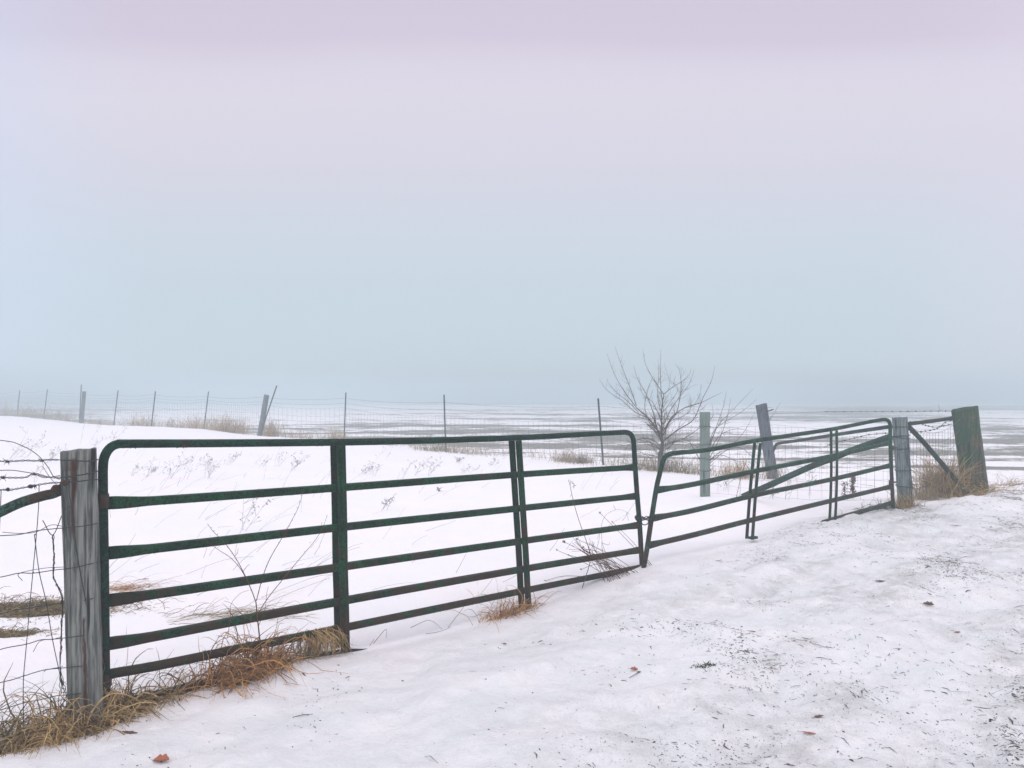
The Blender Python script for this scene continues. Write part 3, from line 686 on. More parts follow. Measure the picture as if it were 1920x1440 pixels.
tps = [(37, 732, 32, 782, 43, 'leftmost thin steel post of the foggy far fence'), (89, 730, 82, 784, 40, 'second thin steel post from the left in the foggy far fence'),
       (152.5, 721, 149, 791, 37.3, 'tall steel post touching the left side of a foggy wooden post'), (221.5, 732, 213, 799, 34.5, 'steel post just right of the foggy wooden post pair in the far fence'),
       (291.5, 733.5, 283.5, 802, 32, 'steel post midway between the two foggy wooden posts of the far fence'), (391, 734, 382, 806, 30, 'steel post left of the leaning wooden post in the far fence'),
       (519, 723, 493, 800, 25.8, 'steel post leaning hard right against the far wooden post'), (648.5, 736, 645, 828, 25, 'upright steel post rising above the left half of the big gate'),
       (832.5, 740, 836, 849, 21, 'upright steel post rising above the middle of the big gate'), (1121.5, 747, 1131, 869, 17, 'nearest steel post of the far fence, left of the bare sapling')]
for q in tps: tpost(*q, w=.05 if q[4] > 30 else .042)
for (x0, y0, x1, y1, Y, w_, lb_) in ((158, 734, 153, 794, 37.5, .16, 'faint wooden post in fog beside a tall steel post in the far fence'), (500, 740.5, 487, 818, 26, .17, 'grey wooden post of the far fence leaning right with a steel post propped on it')):
    b = P(x1, y1, Y); o = thing('fence_post', lb_, 'post', b)
    wood_mesh(b, P(x0, y0, Y), w_, w_, 0, int(Y), 2.6, .006).build('post_body', WOOD6, o)
rows = (0, .12, .25, .40, .56, .74, 1.0)
ln = [((P(-75, 783, 49)), 1.15), ((P(32, 782, 43)), 1.2), (P(82, 784, 40), 1.2), (P(151, 793, 37.5), 1.25), (P(213, 799, 34.5), 1.2), (P(285, 802, 32), 1.2), (P(384, 806, 30), 1.15), (P(488, 818, 26), 1.12), (P(646, 828, 25), 1.15), (P(836, 849, 21), 1.05), (P(1130, 869, 17), 1.0), (P(1447, 897, 13.9), 1.0)]
tag(mesh_panel(ln, rows, .18, .0028, 5, .05).build('woven_wire_fence', WIREG, loc=P(836, 849, 21)), 'long woven wire mesh on the far fence line fading into fog', 'wire fence')
def topwire(hs, r, label, seed, barb=True, dz=0):
    rg = np.random.RandomState(seed); pts = []; mb = MB()
    for i in range(len(ln)-1):
        for t in np.linspace(0, 1, 10, endpoint=False):
            p = ln[i][0]*(1-t)+ln[i+1][0]*t; p = p+np.array((0, 0, hs[i]*(1-t)+hs[i+1]*t - .12*4*t*(1-t)*(.5+rg.rand()*.1))); pts.append(p)
    pts.append(ln[-1][0]+np.array((0, 0, hs[-1]))); pts = A3(pts); mb.tube(pts, r, 4)
    if barb:
        s = np.concatenate([[0], np.cumsum(np.linalg.norm(np.diff(pts, axis=0), axis=1))])
        for S in np.arange(.1, s[-1], .18):
            c = np.array([np.interp(S, s, pts[:, i]) for i in range(3)]); d = unit(rg.normal(0, 1, 3)); mb.tube([c-d*.022, c+d*.022], r*.9, 3)
    tag(mb.build('barbed_wire', WIREG, loc=P(836, 800, 21)), label, 'wire')
topwire([1.42, 1.45, 1.45, 1.48, 1.45, 1.42, 1.35, 1.36, 1.45, 1.42, 1.30, 1.32], .003, 'highest barbed strand dipping between the steel posts of the far fence', 3)
topwire([1.25, 1.28, 1.3, 1.33, 1.3, 1.28, 1.22, 1.2, 1.28, 1.22, 1.12, 1.12], .0028, 'lower barbed strand just above the mesh of the far fence', 4)
# mesh between pale post and gate post; leaning post and gate post; gate post and corner post
q3 = gp(1326, 931, 11.05); q2 = gp(1690, 950, 9.6); q2[2] = .17; qm = (q3*.5+q2*.5); qm[2] = Z(qm[0], qm[1])
rows2 = (0, .16, .32, .48, .66, .84, 1.0)
qL = gp(1284, 925, 11.6)
tag(mesh_panel([(q3, .88), (qm, .86), (q2, .93)], rows2, .15, .0015, 8, .03).build('woven_wire_fence', WIREG, loc=q3), 'woven wire mesh stretched behind the smaller gate from the pale green post', 'wire fence')
q4 = gp(1449, 899, 13.85); q2b = gp(1690, 930, 11.3)
tag(mesh_panel([(q4, 1.0), (q2b, 1.0)], rows2, .16, .0016, 9, .03).build('woven_wire_fence', WIREG, loc=q4), 'woven wire mesh running right from the leaning slate grey post', 'wire fence')
q5a = P(1706, 948, 9.48); q5 = P(1800, 922, 10.15)
mb = mesh_panel([(q5a, 1.0), (q5, .98)], rows2, .075, .0020, 10, .06)
tag(mb.build('woven_wire_fence', WIREG, loc=q5a), 'crumpled woven wire mesh between the gate post and the massive corner post', 'wire fence')
mb = barbed([(1545, 772), (1600, 772), (1700, 771.5), (1760, 771), (1790, 771)], None, 3, .16, ppx=(12.8, 12.3, 11.3, 10.6, 10.2), r=.0022, amp=.003)
wire(mb, [(1786, 781), (1805, 782), (1822, 781), (1835, 781)], Plane(1786, 10.0, 1835, 10.05), .0018)
wire(mb, [(1433, 777), (1545, 772)], Plane(1433, 13.7, 1545, 12.8), .0022)
wire(mb, [(1760, 759), (1762, 768), (1768, 771)], Plane(1760, 10.7, 1768, 10.6), .0018)
top_wire('barbed_wire', mb, WIRE, 'barbed strand high over the field between the leaning post and corner post', 'wire', P(1700, 771, 11))
mb = barbed([(1545, 838), (1575, 828), (1600, 822), (1630, 815), (1672, 812)], None, 5, .14, ppx=(10.6, 10.4, 10.2, 9.9, 9.6), r=.0022, amp=.003)
top_wire('barbed_wire', mb, WIRE, 'slack barbed strand rising behind the hinge end of the smaller gate', 'wire', P(1600, 822, 10.2))
mb = barbed([(1705, 790), (1722, 793), (1745, 800), (1762, 800), (1785, 795)], None, 6, .12, ppx=(9.4, 9.5, 9.8, 9.9, 10.1), r=.0022, amp=.003)
top_wire('barbed_wire', mb, WIRE, 'short barbed strand sagging beneath the top pipe by the corner post', 'wire', P(1745, 800, 9.8))
mb = barbed([(1706, 811), (1730, 809), (1748, 806), (1762, 801), (1772, 792), (1786, 788)], None, 7, .12, ppx=(9.4, 9.6, 9.75, 9.9, 10.0, 10.1), r=.0022, amp=.003)
top_wire('barbed_wire', mb, WIRE, 'short barbed strand curving up towards the corner post, below its neighbour', 'wire', P(1730, 809, 9.6))
def pipe(name, pts, r, mat, label, flat=(0, 0), cat='pipe'):
    p = cat_rom(pts, 10); k = len(p); t = np.linspace(0, 1, k)
    f = flat[0]*sstep(t, .10, .02)+flat[1]*sstep(t, .90, .98)
    mb = MB(); mb.tube(p, np.stack([r*(1-.7*f), r*(1+.3*f)], 1), 14, np.array((.3, -.95, 0)), 2.1); return tag(mb.build(name, mat, loc=pts[0]), label, cat)
pipe('brace_pipe', [P(1392, 932, 9.95), P(1453, 905, 9.9), P(1520, 875, 9.78), P(1562, 859, 9.7), P(1603, 842, 9.62), P(1672, 818, 9.5)], .040, PIPE, 'thick dark brace pipe slanting down left from the gate post into snow', (.5, .2))
pipe('brace_pipe', [P(1451, 846, 13.5), P(1454, 836, 13.3), P(1462, 831, 13.1), P(1500, 825.5, 12.3), P(1580, 813, 10.9), P(1672, 799.5, 9.6)], .026, PIPE, 'slim bent brace pipe from the leaning post just under the smaller gate top rail', (.8, 0))
pipe('brace_pipe', [P(1702, 795, 9.42), P(1730, 791.5, 9.6), P(1758, 788, 9.9), P(1786, 784, 10.15)], .025, PIPE, 'nearly level pipe joining the gate post top to the massive corner post', (0, .6))
pipe('brace_pipe', [P(1703, 799, 9.36), P(1735, 833, 9.6), P(1780, 886, 9.9), P(1812, 924, 10.05)], .030, PIPE, 'diagonal brace pipe from the gate post top down to the corner post foot', (.3, 0))

# ------------------------------------------------------------------ bare sapling
def z5(x, y): return 1100+x/4.5, 640+y/4.5
def branchy(mb, pts, r0, r1, rg, depth, twig_len, dens, up=.6):
    k = len(pts); mb.tube(pts, np.linspace(r0, r1, k), 5 if r0 < .012 else 7)
    if depth <= 0: return
    L_ = np.linalg.norm(np.diff(pts, axis=0), axis=1).sum(); n = int(L_*dens)
    for _ in range(n):
        t = rg.uniform(.12, .88)*(rg.rand()**.15); i = int(t*(k-1)); p = pts[i]; T = unit(pts[min(i+1, k-1)]-pts[max(i-1, 0)])
        d = unit(rg.normal(0, 1, 3)); d = unit(d-T*T.dot(d)); d = unit(T*.6+d*.75+np.array((0, 0, up*.4)))
        l = twig_len*rg.uniform(.35, 1.1)*(1.1-t*.5); m = 6; q = [p]
        for j in range(m): q.append(q[-1]+d*l/m); d = unit(d+rg.normal(0, .045, 3)+np.array((0, 0, .13*up)))
        rr = max(.0017, (r0*(1-t)+r1*t)*.45)
        branchy(mb, A3(q), rr, .0012, rg, depth-1, twig_len*.5, dens*1.3, up)
rg = np.random.RandomState(12)
sb = np.array(((z5(632, 1075)[0]-PX)/F*15.3, 15.3, 0)); sb[2] = Z(sb[0], sb[1])
sap = thing('bare_sapling', 'bare multi-stemmed sapling with arching whips standing beyond the gap between the gates', 'tree', sb)
def sp(x, y, dy=0.0):
    a, b = z5(x, y); return P(a, b, 15.3+dy)
mb = MB()
mb.tube(cat_rom([sb-np.array((0, 0, .1)), sp(628, 1000), sp(632, 920), sp(640, 850)], 5), np.linspace(.052, .036, 16), 12)
mb.tube(cat_rom([sp(610, 1075, .05), sp(612, 990, .05), sp(618, 930)], 5), np.linspace(.026, .028, 11), 9)
mb.build('trunk', BARK, sap)
mb = MB()
limbs = [([(640, 860), (632, 700), (635, 560), (652, 440)], .022, .007, .0), ([(652, 450), (610, 390), (540, 280), (490, 170), (474, 60)], .008, .002, .1), ([(645, 560), (628, 420), (622, 250), (626, 65)], .009, .002, -.1),
         ([(652, 445), (720, 390), (800, 340), (860, 290), (882, 232)], .008, .002, .0), ([(630, 840), (590, 740), (520, 650), (420, 560)], .022, .010, -.15), ([(420, 560), (330, 440), (240, 290), (170, 100)], .009, .002, -.3),
         ([(420, 545), (370, 400), (300, 220), (238, 45)], .009, .002, -.2), ([(500, 640), (400, 590), (300, 500), (180, 420), (108, 320)], .010, .002, -.4), ([(440, 600), (350, 510), (250, 430), (180, 345)], .008, .002, .1),
         ([(600, 760), (560, 600), (500, 440), (430, 320), (396, 200)], .011, .002, .2), ([(640, 800), (700, 680), (760, 600), (790, 440), (798, 215)], .013, .002, .1), ([(770, 560), (800, 400), (785, 260), (768, 208)], .006, .0018, .15),
         ([(645, 760), (720, 640), (830, 560), (960, 520), (1060, 470), (1145, 430)], .012, .002, .2), ([(660, 830), (780, 740), (900, 660), (980, 480), (1050, 340), (1083, 205)], .013, .002, -.1),
         ([(650, 700), (720, 560), (800, 450), (870, 350), (910, 228)], .009, .002, .3), ([(640, 600), (700, 520), (770, 400), (700, 320), (655, 190)], .005, .0018, -.2), ([(640, 640), (600, 480), (606, 300), (603, 150)], .008, .0018, .2),
         ([(660, 860), (800, 830), (940, 740), (1060, 640), (1056, 520)], .011, .002, .3), ([(600, 860), (520, 820), (430, 830), (360, 870), (320, 930)], .011, .003, -.2), ([(650, 880), (760, 850), (860, 860), (960, 900)], .011, .003, -.1),
         ([(620, 820), (540, 700), (490, 560), (520, 400), (560, 300)], .010, .002, .4), ([(830, 560), (900, 540), (950, 460), (972, 368)], .006, .002, .2), ([(640, 700), (560, 520), (470, 440), (440, 300)], .007, .002, -.4),
         ([(700, 680), (860, 600), (880, 500), (860, 440)], .006, .002, .4)]
for pts_, ra, rb, dy in limbs:
    k = len(pts_); q = cat_rom([sp(x, y, dy*i/(k-1)) for i, (x, y) in enumerate(pts_)], 5)
    branchy(mb, q, ra, rb, rg, 2, .50 if ra > .015 else .28, 17 if ra > .015 else 8)
for k in range(40):
    a = rg.uniform(0, 2*math.pi); el = rg.uniform(.15, 1.1); l = rg.uniform(.4, 1.25); b0_ = sb+np.array((0, 0, rg.uniform(.1, .65)))
    d = np.array((math.cos(a)*math.cos(el), math.sin(a)*math.cos(el)*.8, math.sin(el)*.8)); q = [b0_]
    for j in range(7): q.append(q[-1]+unit(d)*l/7); d = d+rg.normal(0, .12, 3)+np.array((0, 0, rg.uniform(-.05, .08)))
    branchy(mb, A3(q), .005, .002, rg, 1, .22, 9)
mb.build('branches', BARK2, sap)
# low shrub right of it
s2 = gp(1318, 905, 14.6)
shr = thing('bare_shrub', 'low bare thorny shrub with long whips reaching right behind the pale green post', 'shrub', s2)
mb = MB()
for pts_, dy in (([(990, 1060), (1040, 860), (1120, 700), (1250, 560), (1403, 402)], .2), ([(990, 1060), (1060, 780), (1150, 690), (1300, 600), (1435, 490)], -.1), ([(985, 1060), (1080, 760), (1150, 560), (1180, 420)], .1), ([(1000, 1060), (1130, 800), (1190, 620), (1215, 480)], .3),
                 ([(1000, 1060), (1180, 920), (1300, 900), (1400, 980), (1440, 1040)], -.2), ([(980, 1060), (1100, 950), (1200, 900), (1330, 760), (1420, 600)], .2), ([(990, 1060), (1100, 820), (1250, 740), (1400, 760)], .1), ([(985, 1060), (900, 900), (860, 840), (780, 800)], .1), ([(1400, 980), (1480, 760), (1560, 640), (1638, 515)], .2), ([(990, 1060), (1110, 960), (1240, 1000), (1340, 1040)], -.3)):
    k = len(pts_); q = cat_rom([P(*z5(x, y), 14.6+dy*i/(k-1)) for i, (x, y) in enumerate(pts_)], 5); branchy(mb, q, .008, .0018, rg, 2, .26, 5.0)
mb.build('branches', BARK2, shr)

# ------------------------------------------------------------------ dry grass
def blade(mb, p, d, l, w, rg, droop=1.0, n=7, floor=True):
    q = [A3(p)]; d = unit(d); g0 = q[0][2]
    for j in range(n):
        q.append(q[-1]+d*l/n)
        if floor and q[-1][2] < g0+.004: q[-1][2] = g0+.004+.01*rg.rand(); d[2] = abs(d[2])*.1
        d = unit(d+np.array((0, 0, -droop*(.12+.28*j/n)))+rg.normal(0, .16, 3))
    mb.ribbon(q, w, rg.normal(0, 1, 3))
def clump(c, rx, ry, n, lmin, lmax, w, mat, seed, lean=(0, 0), droop=1.0, dirv=(1, 0), spread=.5, name='dry_grass_clump', label='', sink=.0, group=None, up=1.0, stiff=0):
    rg = np.random.RandomState(seed); mb = MB(); dx = A3((*dirv, 0)); dx /= np.linalg.norm(dx); dy = np.array((-dx[1], dx[0], 0))
    X = c[0]+dx[0]*0; pts = []
    a = rg.normal(0, .5, n)*rx; b = rg.normal(0, .5, n)*ry; xs = c[0]+dx[0]*a+dy[0]*b; ys = c[1]+dx[1]*a+dy[1]*b; zs = zg(xs, ys)-sink
    for i in range(n):
        d = np.array((lean[0]+rg.normal(0, spread), lean[1]+rg.normal(0, spread), up*rg.uniform(.5, 1.1)))
        st = rg.rand() < stiff
        blade(mb, (xs[i], ys[i], zs[i]-.01), d, rg.uniform(lmin, lmax)*(.6+.4*rg.rand()), w*rg.uniform(.6, 1.3), rg, droop*(.15 if st else rg.uniform(.5, 1.4)), 6 if l_small(lmax) else 8)
    o = mb.build(name, mat, loc=(c[0], c[1], Z(c[0], c[1])), smooth=False); return tag(o, label, 'grass', group)
def l_small(l): return l < .2
D = tuple(LG.d)
q = LF.at(48, 1390, .02)
clump(q, .60, .12, 520, .14, .48, .0056, GR_OLV, 1, (.25, .1), 1.2, D, .55, label='wide dark tangle of dead grass under the wire at the lower left corner', stiff=.12)
clump(P(118, 1372, 3.46), .20, .10, 330, .20, .50, .0055, GR_TAN, 2, (.45, .10), 1.7, D, .45, label='golden grass flopped over the foot of the nearest post')
clump(P(236, 1347, 3.78), .09, .07, 240, .16, .44, .0058, GR_TAN, 3, (.0, .05), 1.9, D, .6, label='round tan grass tuft at the gate corner right of the nearest post', stiff=.05)
clump(LG.at(335, 1316, -.02), .20, .05, 32, .14, .34, .0040, GR_OCH, 4, (.2, .2), 1.5, D, .6, label='thin rusty grass lying along the lowest rail near the gate corner', stiff=.08)
clump(LG.at(432, 1287, -.03), .22, .09, 300, .20, .56, .0060, GR_OCH, 5, (.22, .15), 1.6, D, .55, label='dense rusty orange grass mound against the lowest gate rails', stiff=.08)
clump(LG.at(482, 1268, -.02), .17, .09, 300, .22, .54, .0060, GR_OCH, 6, (.0, .0), 1.6, D, .5, label='rusty grass heaped over the rail at the foot of the forked weed', stiff=.08)
clump(LG.at(555, 1246, -.01), .26, .06, 170, .08, .22, .0030, GR_OLV, 7, (.25, .1), 1.2, D, .5, label='sparse olive grass along the snow left of the first gate brace')
# grass hooked over the rail
rg = np.random.RandomState(70); mb = MB()
for _ in range(190):
    x = 606+rg.normal(0, 15) if rg.rand() < .7 else rg.uniform(560, 632); x = min(max(x, 560), 632); tp_ = LG.at(x, 1187-(x-606)*.2-rg.rand()*7, 0)
    b0 = LG.at(x+rg.normal(-6, 16), 1230, 0)+LG.n*rg.uniform(-.02, .05); f0 = LG.at(x+rg.normal(2, 14), 1190+rg.uniform(2, 44), 0)-LG.n*rg.uniform(.02, .10)
    m1 = (b0+tp_)/2+LG.n*rg.uniform(.0, .05)+rg.normal(0, .014, 3); m2 = (tp_+f0)/2-LG.n*rg.uniform(.01, .07)+rg.normal(0, .014, 3)+np.array((0, 0, .012))
    mb.ribbon(cat_rom([b0, m1, tp_+np.array((0, 0, rg.uniform(.0, .02))), m2, f0], 4), .0046*rg.uniform(.5, 1.3), rg.normal(0, 1, 3))
tag(mb.build('dry_grass_clump', GR_TAN, loc=LG.at(606, 1230), smooth=False), 'olive tan grass hooked over the lower rail just left of the first gate brace', 'grass')
clump(LG.at(950, 1150, -.02), .22, .07, 260, .12, .38, .0040, GR_OCH, 8, (.25, .1), 1.3, D, .5, label='brown grass tuft wrapped round the foot of the second gate brace', stiff=.12)
clump(LG.at(1000, 1140, -.04), .10, .06, 60, .03, .10, .003, GR_OLV, 81, (.2, .1), 1.4, D, .6, label='small mossy grass scrap on snow just right of the second gate brace')
clump(hit(48, 1142), .75, .22, 1500, .10, .30, .0045, GR_OLV, 9, (.6, .1), 2.2, (1, 0), .5, label='matted brown grass showing through snow behind the wire at the left edge', up=.5)
clump(hit(12, 1188), .26, .08, 350, .08, .2, .004, GR_OLV, 10, (.6, .1), 2.4, (1, 0), .5, label='small lower patch of matted grass at the left edge', up=.4)
clump(hit(208, 1108), .22, .12, 130, .2, .5, .0030, GR_OCH, 11, (1.0, .1), .9, (1, 0), .35, label='reddish grass wisps sweeping right behind the hinge side of the big gate', up=.4)
clump(P(1766, 935, 10.2), .25, .22, 1100, .30, .82, .007, GR_TAN, 12, (.04, .0), .75, (1, 0), .26, label='big tan grass tussock behind the diagonal brace at the corner post', sink=.0, stiff=.25)
clump(P(1735, 938, 9.9), .24, .12, 320, .1, .34, .005, GR_PALE, 13, (-.1, -.05), 1.2, (1, 0), .4, label='pale thin grass left of the tan tussock by the gate post', stiff=.2)
clump(P(1850, 921, 10.0), .26, .08, 150, .15, .42, .005, GR_TAN, 14, (-.3, -.2), 1.2, (1, 0), .5, label='loose straw across the foot of the massive corner post', stiff=.1)
clump(P(1892, 914, 11.3), .50, .25, 260, .1, .45, .005, GR_PALE, 15, (.6, .0), 1.2, (1, 0), .45, label='wispy pale grass on the snow crest right of the corner post', up=.6, stiff=.2)
clump(P(1696, 951, 9.28), .18, .05, 130, .12, .4, .005, GR_TAN, 16, (.0, .0), 1.0, (1, 0), .35, label='dry grass standing at the foot of the blue grey gate post', stiff=.3)
clump(RG.at(1655, 958, .1), .30, .12, 220, .05, .22, .006, MOSS, 17, (-.1, .0), 1.2, (1, 0), .6, label='dark leafy weeds in the hollow under the hinge end of the smaller gate')
for i, (x, y, Y, rx, n, hh, mt, lb_) in enumerate(((8, 784, 44.5, 1.0, 300, 1.2, GR_PALE, 'faint tan grass at the left edge of the foggy far fence'), (60, 786, 41, 1.8, 500, .95, GR_PALE, 'wide faint grass band between the two leftmost steel posts'), (112, 789, 39.5, 1.6, 500, .9, GR_PALE, 'faint tall grass left of the foggy post pair'),
        (185, 797, 36, 1.3, 300, .55, GR_PALE, 'faint short grass right of the foggy post pair'), (265, 802, 33, .9, 500, .8, GR_TAN, 'tan tussock left of the steel post midway along the far fence'), (325, 804, 31.5, 1.2, 260, .6, GR_PALE, 'thin grass right of the midway steel post of the far fence'),
        (368, 806, 30.2, .7, 520, .8, GR_TAN, 'dense tan tussock at the steel post left of the leaning wooden post'), (420, 810, 28.5, .9, 700, .75, GR_TAN, 'brown tussock left of the far leaning wooden post'), (445, 811, 28, .6, 400, .8, GR_TAN, 'tall tan tussock nearest the left side of the far leaning wooden post'),
        (509, 817, 26, .30, 420, .85, GR_TAN, 'tall narrow golden tussock right of the far leaning wooden post'), (560, 822, 25.4, .9, 220, .45, GR_PALE, 'short pale grass right of the golden tussock of the far fence'), (630, 826, 25, .3, 260, .65, GR_TAN, 'narrow tan tussock left of the upright steel post over the big gate'),
        (1058, 862, 17.8, .30, 330, .42, GR_PALE, 'olive leafy tussock under the top rail, left of its darker neighbour'), (1093, 866, 17.5, .24, 380, .34, GR_OLV, 'dark round tussock just left of the nearest steel post'), (1250, 883, 15.2, .9, 900, .42, GR_OLV, 'olive grass ring round the foot of the sapling'),
        (1385, 893, 14.2, .35, 420, .42, GR_TAN, 'tan grass between the pale green and the leaning slate post'), (1452, 898, 13.7, .25, 90, .65, GR_PALE, 'few pale grass blades rising against the leaning slate post'), (880, 852, 20.5, .8, 160, .4, GR_PALE, 'thin pale grass right of the steel post over the middle of the big gate'), (815, 848, 21.4, .7, 300, .34, GR_OLV, 'low olive grass left of the steel post over the middle of the big gate'))):
    c = P(x, y, Y); clump(c, rx, .35, int(n*(.5 if Y > 24 else .8)), hh*.3, hh*1.25, .011 if Y > 20 else .007, mt, 200+i, (.0, 0), .5, (1, -.5), .22, label=lb_, stiff=.5)
# sparse weeds all along the far fence: too many to count
rg = np.random.RandomState(99); mb = MB(); cl = np.array([P(*f)[:2] for f in FENCE[1:16]])
seg = np.concatenate([[0], np.cumsum(np.linalg.norm(np.diff(cl, axis=0), axis=1))])
for _ in range(2600):
    s = rg.uniform(0, seg[-1]); x = np.interp(s, seg, cl[:, 0])+rg.normal(0, .3); y = np.interp(s, seg, cl[:, 1])+rg.normal(.15, .35)
    hgt = rg.uniform(.08, .45); blade(mb, (x, y, Z_ := 0), (rg.normal(0, .3), rg.normal(0, .2), 1), hgt, .007, rg, .5, 5, False)
    mb.v[-1][:, 2] += float(zg(x, y, True)[0])-.01
tag(mb.build('fence_line_weeds', GR_PALE, smooth=False), 'thin dead weeds scattered along the far fence line', 'weeds', kind='stuff')

# ------------------------------------------------------------------ weeds standing in the snow behind the gate
def sprig(c, h, seed, lean=.5, dense=6, mat=None, label='', leafy=True, r=.0022, group=None):
    rg = np.random.RandomState(seed); mb = MB(); c = A3(c)
    for k in range(rg.randint(2, 5)):
        d = unit((lean+rg.normal(0, .35), rg.normal(0, .3), 1.0)); q = [c+np.array((rg.normal(0, .04), rg.normal(0, .04), -.03))]; l = h*rg.uniform(.6, 1.1)
        for j in range(8): q.append(q[-1]+d*l/8); d = unit(d+rg.normal(0, .08, 3)+np.array((.03, 0, -.02)))
        q = A3(q); mb.tube(q, np.linspace(r, r*.5, len(q)), 4)
        for _ in range(dense):
            i = rg.randint(2, 8); dd = unit((lean*.6+rg.normal(0, .7), rg.normal(0, .6), .6)); m = q[i]; e = m+dd*h*rg.uniform(.12, .3)
            mb.tube([m, (m+e)/2+rg.normal(0, .006, 3), e], r*.6, 3)
            if leafy and rg.rand() < .8:
                for _k in range(2): mb.ribbon([e, e+rg.normal(0, .014, 3), e+rg.normal(0, .018, 3)], .007, rg.normal(0, 1, 3))
    return tag(mb.build('weed_sprig', mat or WEED, loc=c), label, 'weed', group)
GW = 'dead weed sprigs poking through the snow behind the gates'
sp_l = [(250, 893, .45, 'dark twiggy weed under the left end of the big gate top rail'), (275, 895, .40, 'dark weed cluster second from the left gate corner'), (318, 897, .50, 'bushy grey weed left of its twin under the top rail'), (345, 900, .55, 'bushy grey weed right of its twin under the top rail'),
        (390, 897, .5, 'single slanting weed stalk left of mid panel, under the top rail'), (418, 872, .35, 'small weed pair just below the top rail in the first panel'), (490, 876, .55, 'leaning feathery weed in the upper first panel'), (520, 875, .55, 'leaning feathery weed nearest the first brace, left side'), (545, 884, .4, 'small curled weed close left of the first brace'),
        (448, 996, .62, 'slanting dark weed between the second and third rails of the first panel'), (717, 957, .30, 'isolated little weed in open snow right of the first brace'), (675, 888, .38, 'faint weed right of the first brace top'), (690, 890, .42, 'dark weed clump in the upper middle panel'), (705, 893, .3, 'short weed beside the dark clump of the upper middle panel'),
        (752, 899, .70, 'tallest slanting weed with a dark foot in the upper middle panel'), (775, 892, .45, 'forked weed right of the tallest slanting one'), (803, 892, .35, 'hooked thin weed stalk in the middle panel'), (815, 921, .12, 'tiny dark twig on open snow in the middle panel'), (858, 868, .22, 'small tufted weed below the top rail of the middle panel'), (868, 889, .25, 'little bent weed under the tufted one in the middle panel'),
        (920, 874, .28, 'grey weed left of the second brace near the top rail'), (712, 862, .5, 'drooping weed hanging by the top rail right of the first brace'), (180, 838, .6, 'slanting weed above the hinge corner of the big gate'), (160, 832, .8, 'tall slanting weed above the nearest post'), (205, 840, .55, 'long stalk leaning right beside the gate corner curve'), (85, 868, .6, 'seedy weed left of the nearest post top'), (40, 860, .6, 'weed behind the barbed strands at the far left'), (10, 870, .7, 'weed at the left picture edge above the barbed strands'), (60, 905, .5, 'weed behind the lowest barbed strand'),
        (1360, 920, .35, 'thin weed right of the pale green post foot'), (1450, 936, .35, 'tangled weed beneath the leaning slate post'), (1475, 938, .35, 'second tangled weed right of the leaning slate post foot'), (1520, 930, .6, 'brown stalk behind the smaller gate left of its second brace')]
for i, (x, y, h_, lb_) in enumerate(sp_l): sprig(hit(x, y), h_*(.75+.5*((i*37) % 11)/11), 300+i, .35+.4*((i*53) % 7)/7 if i < 29 else .15, 4+(i*5) % 7, label=lb_, r=.0019, group=GW)
rg = np.random.RandomState(123); mb = MB()
for _ in range(260):
    px_ = rg.uniform(170, 1180); py_ = rg.uniform(860, 1120) if rg.rand() < .6 else rg.uniform(845, 940)
    if px_ > 650 and rg.rand() < .6: continue
    c = hit(px_, py_); l = rg.uniform(.10, .5); d = unit((rg.uniform(.1, 1.2), rg.normal(0, .3), rg.uniform(.25, 1))); q = [c-np.array((0, 0, .02))]
    for j in range(5): q.append(q[-1]+d*l/5); d = unit(d+rg.normal(0, .08, 3)+np.array((0, 0, -.05)))
    mb.tube(q, np.linspace(.0017, .0009, 6)*rg.uniform(.7, 1.3), 4)
tag(mb.build('fine_straw', WEED, smooth=False), 'sparse fine straws sticking out of the snow behind the big gate', 'straw', kind='stuff')
# curly dock stalk
rg = np.random.RandomState(5); c = P(1596, 930, 10.9); c[2] = Z(c[0], c[1])
for (x, h_, n_, lb_) in ((1599, .34, 200, 'dark brown seed stalk of dock seen through the smaller gate'), (1584, .24, 60, 'thinner dock stalk left of the dark brown one')):
    mb = MB(); b = P(x, 927, 10.7); b[2] = Z(b[0], b[1]); mb.tube([b-np.array((0, 0, .05)), b+np.array((0, 0, h_))], .004, 5)
    for _ in range(n_):
        p = b+np.array((rg.normal(0, .017), rg.normal(0, .017), rg.uniform(.04, h_))); mb.ribbon([p, p+rg.normal(0, .012, 3), p+rg.normal(0, .018, 3)], .012, rg.normal(0, 1, 3))
    tag(mb.build('dock_stalk', LEAF_B, loc=b), lb_, 'weed')

# forked weed by the big gate
def z3(l): return [(400+x/3, 780+y/3) for x, y in l]
def stems(mb, plane, lst, off, r0=.0022, r1=.0009, jit=.0):
    for l in lst:
        q = cat_rom([plane.at(x, y, off) for x, y in l], 6); mb.tube(q, np.linspace(r0, r1, len(q)), 5)
mb = MB(); b = LG.at(490, 1262, -.03)
fw = thing('forked_weed', 'tall leafless reddish weed forking above the rusty grass in front of the big gate', 'weed', b)
stems(mb, LG, [z3([(280, 1430), (262, 1260), (250, 1150), (240, 1045)])], -.05, .0046, .0032)
stems(mb, LG, [z3([(240, 1050), (215, 980), (170, 880), (120, 790), (60, 710), (0, 650), (-30, 610)])], -.05, .0028, .0011)
stems(mb, LG, [z3([(208, 965), (160, 870), (100, 800), (40, 760), (-10, 725), (-55, 695)])], -.06, .0020, .001)
stems(mb, LG, [z3([(242, 1040), (280, 900), (320, 800), (390, 680), (440, 590), (480, 510), (508, 415)])], -.055, .0026, .0011)
stems(mb, LG, [z3([(252, 1110), (310, 1020), (390, 920), (480, 810), (560, 715), (610, 640), (640, 560)])], -.05, .0026, .001)
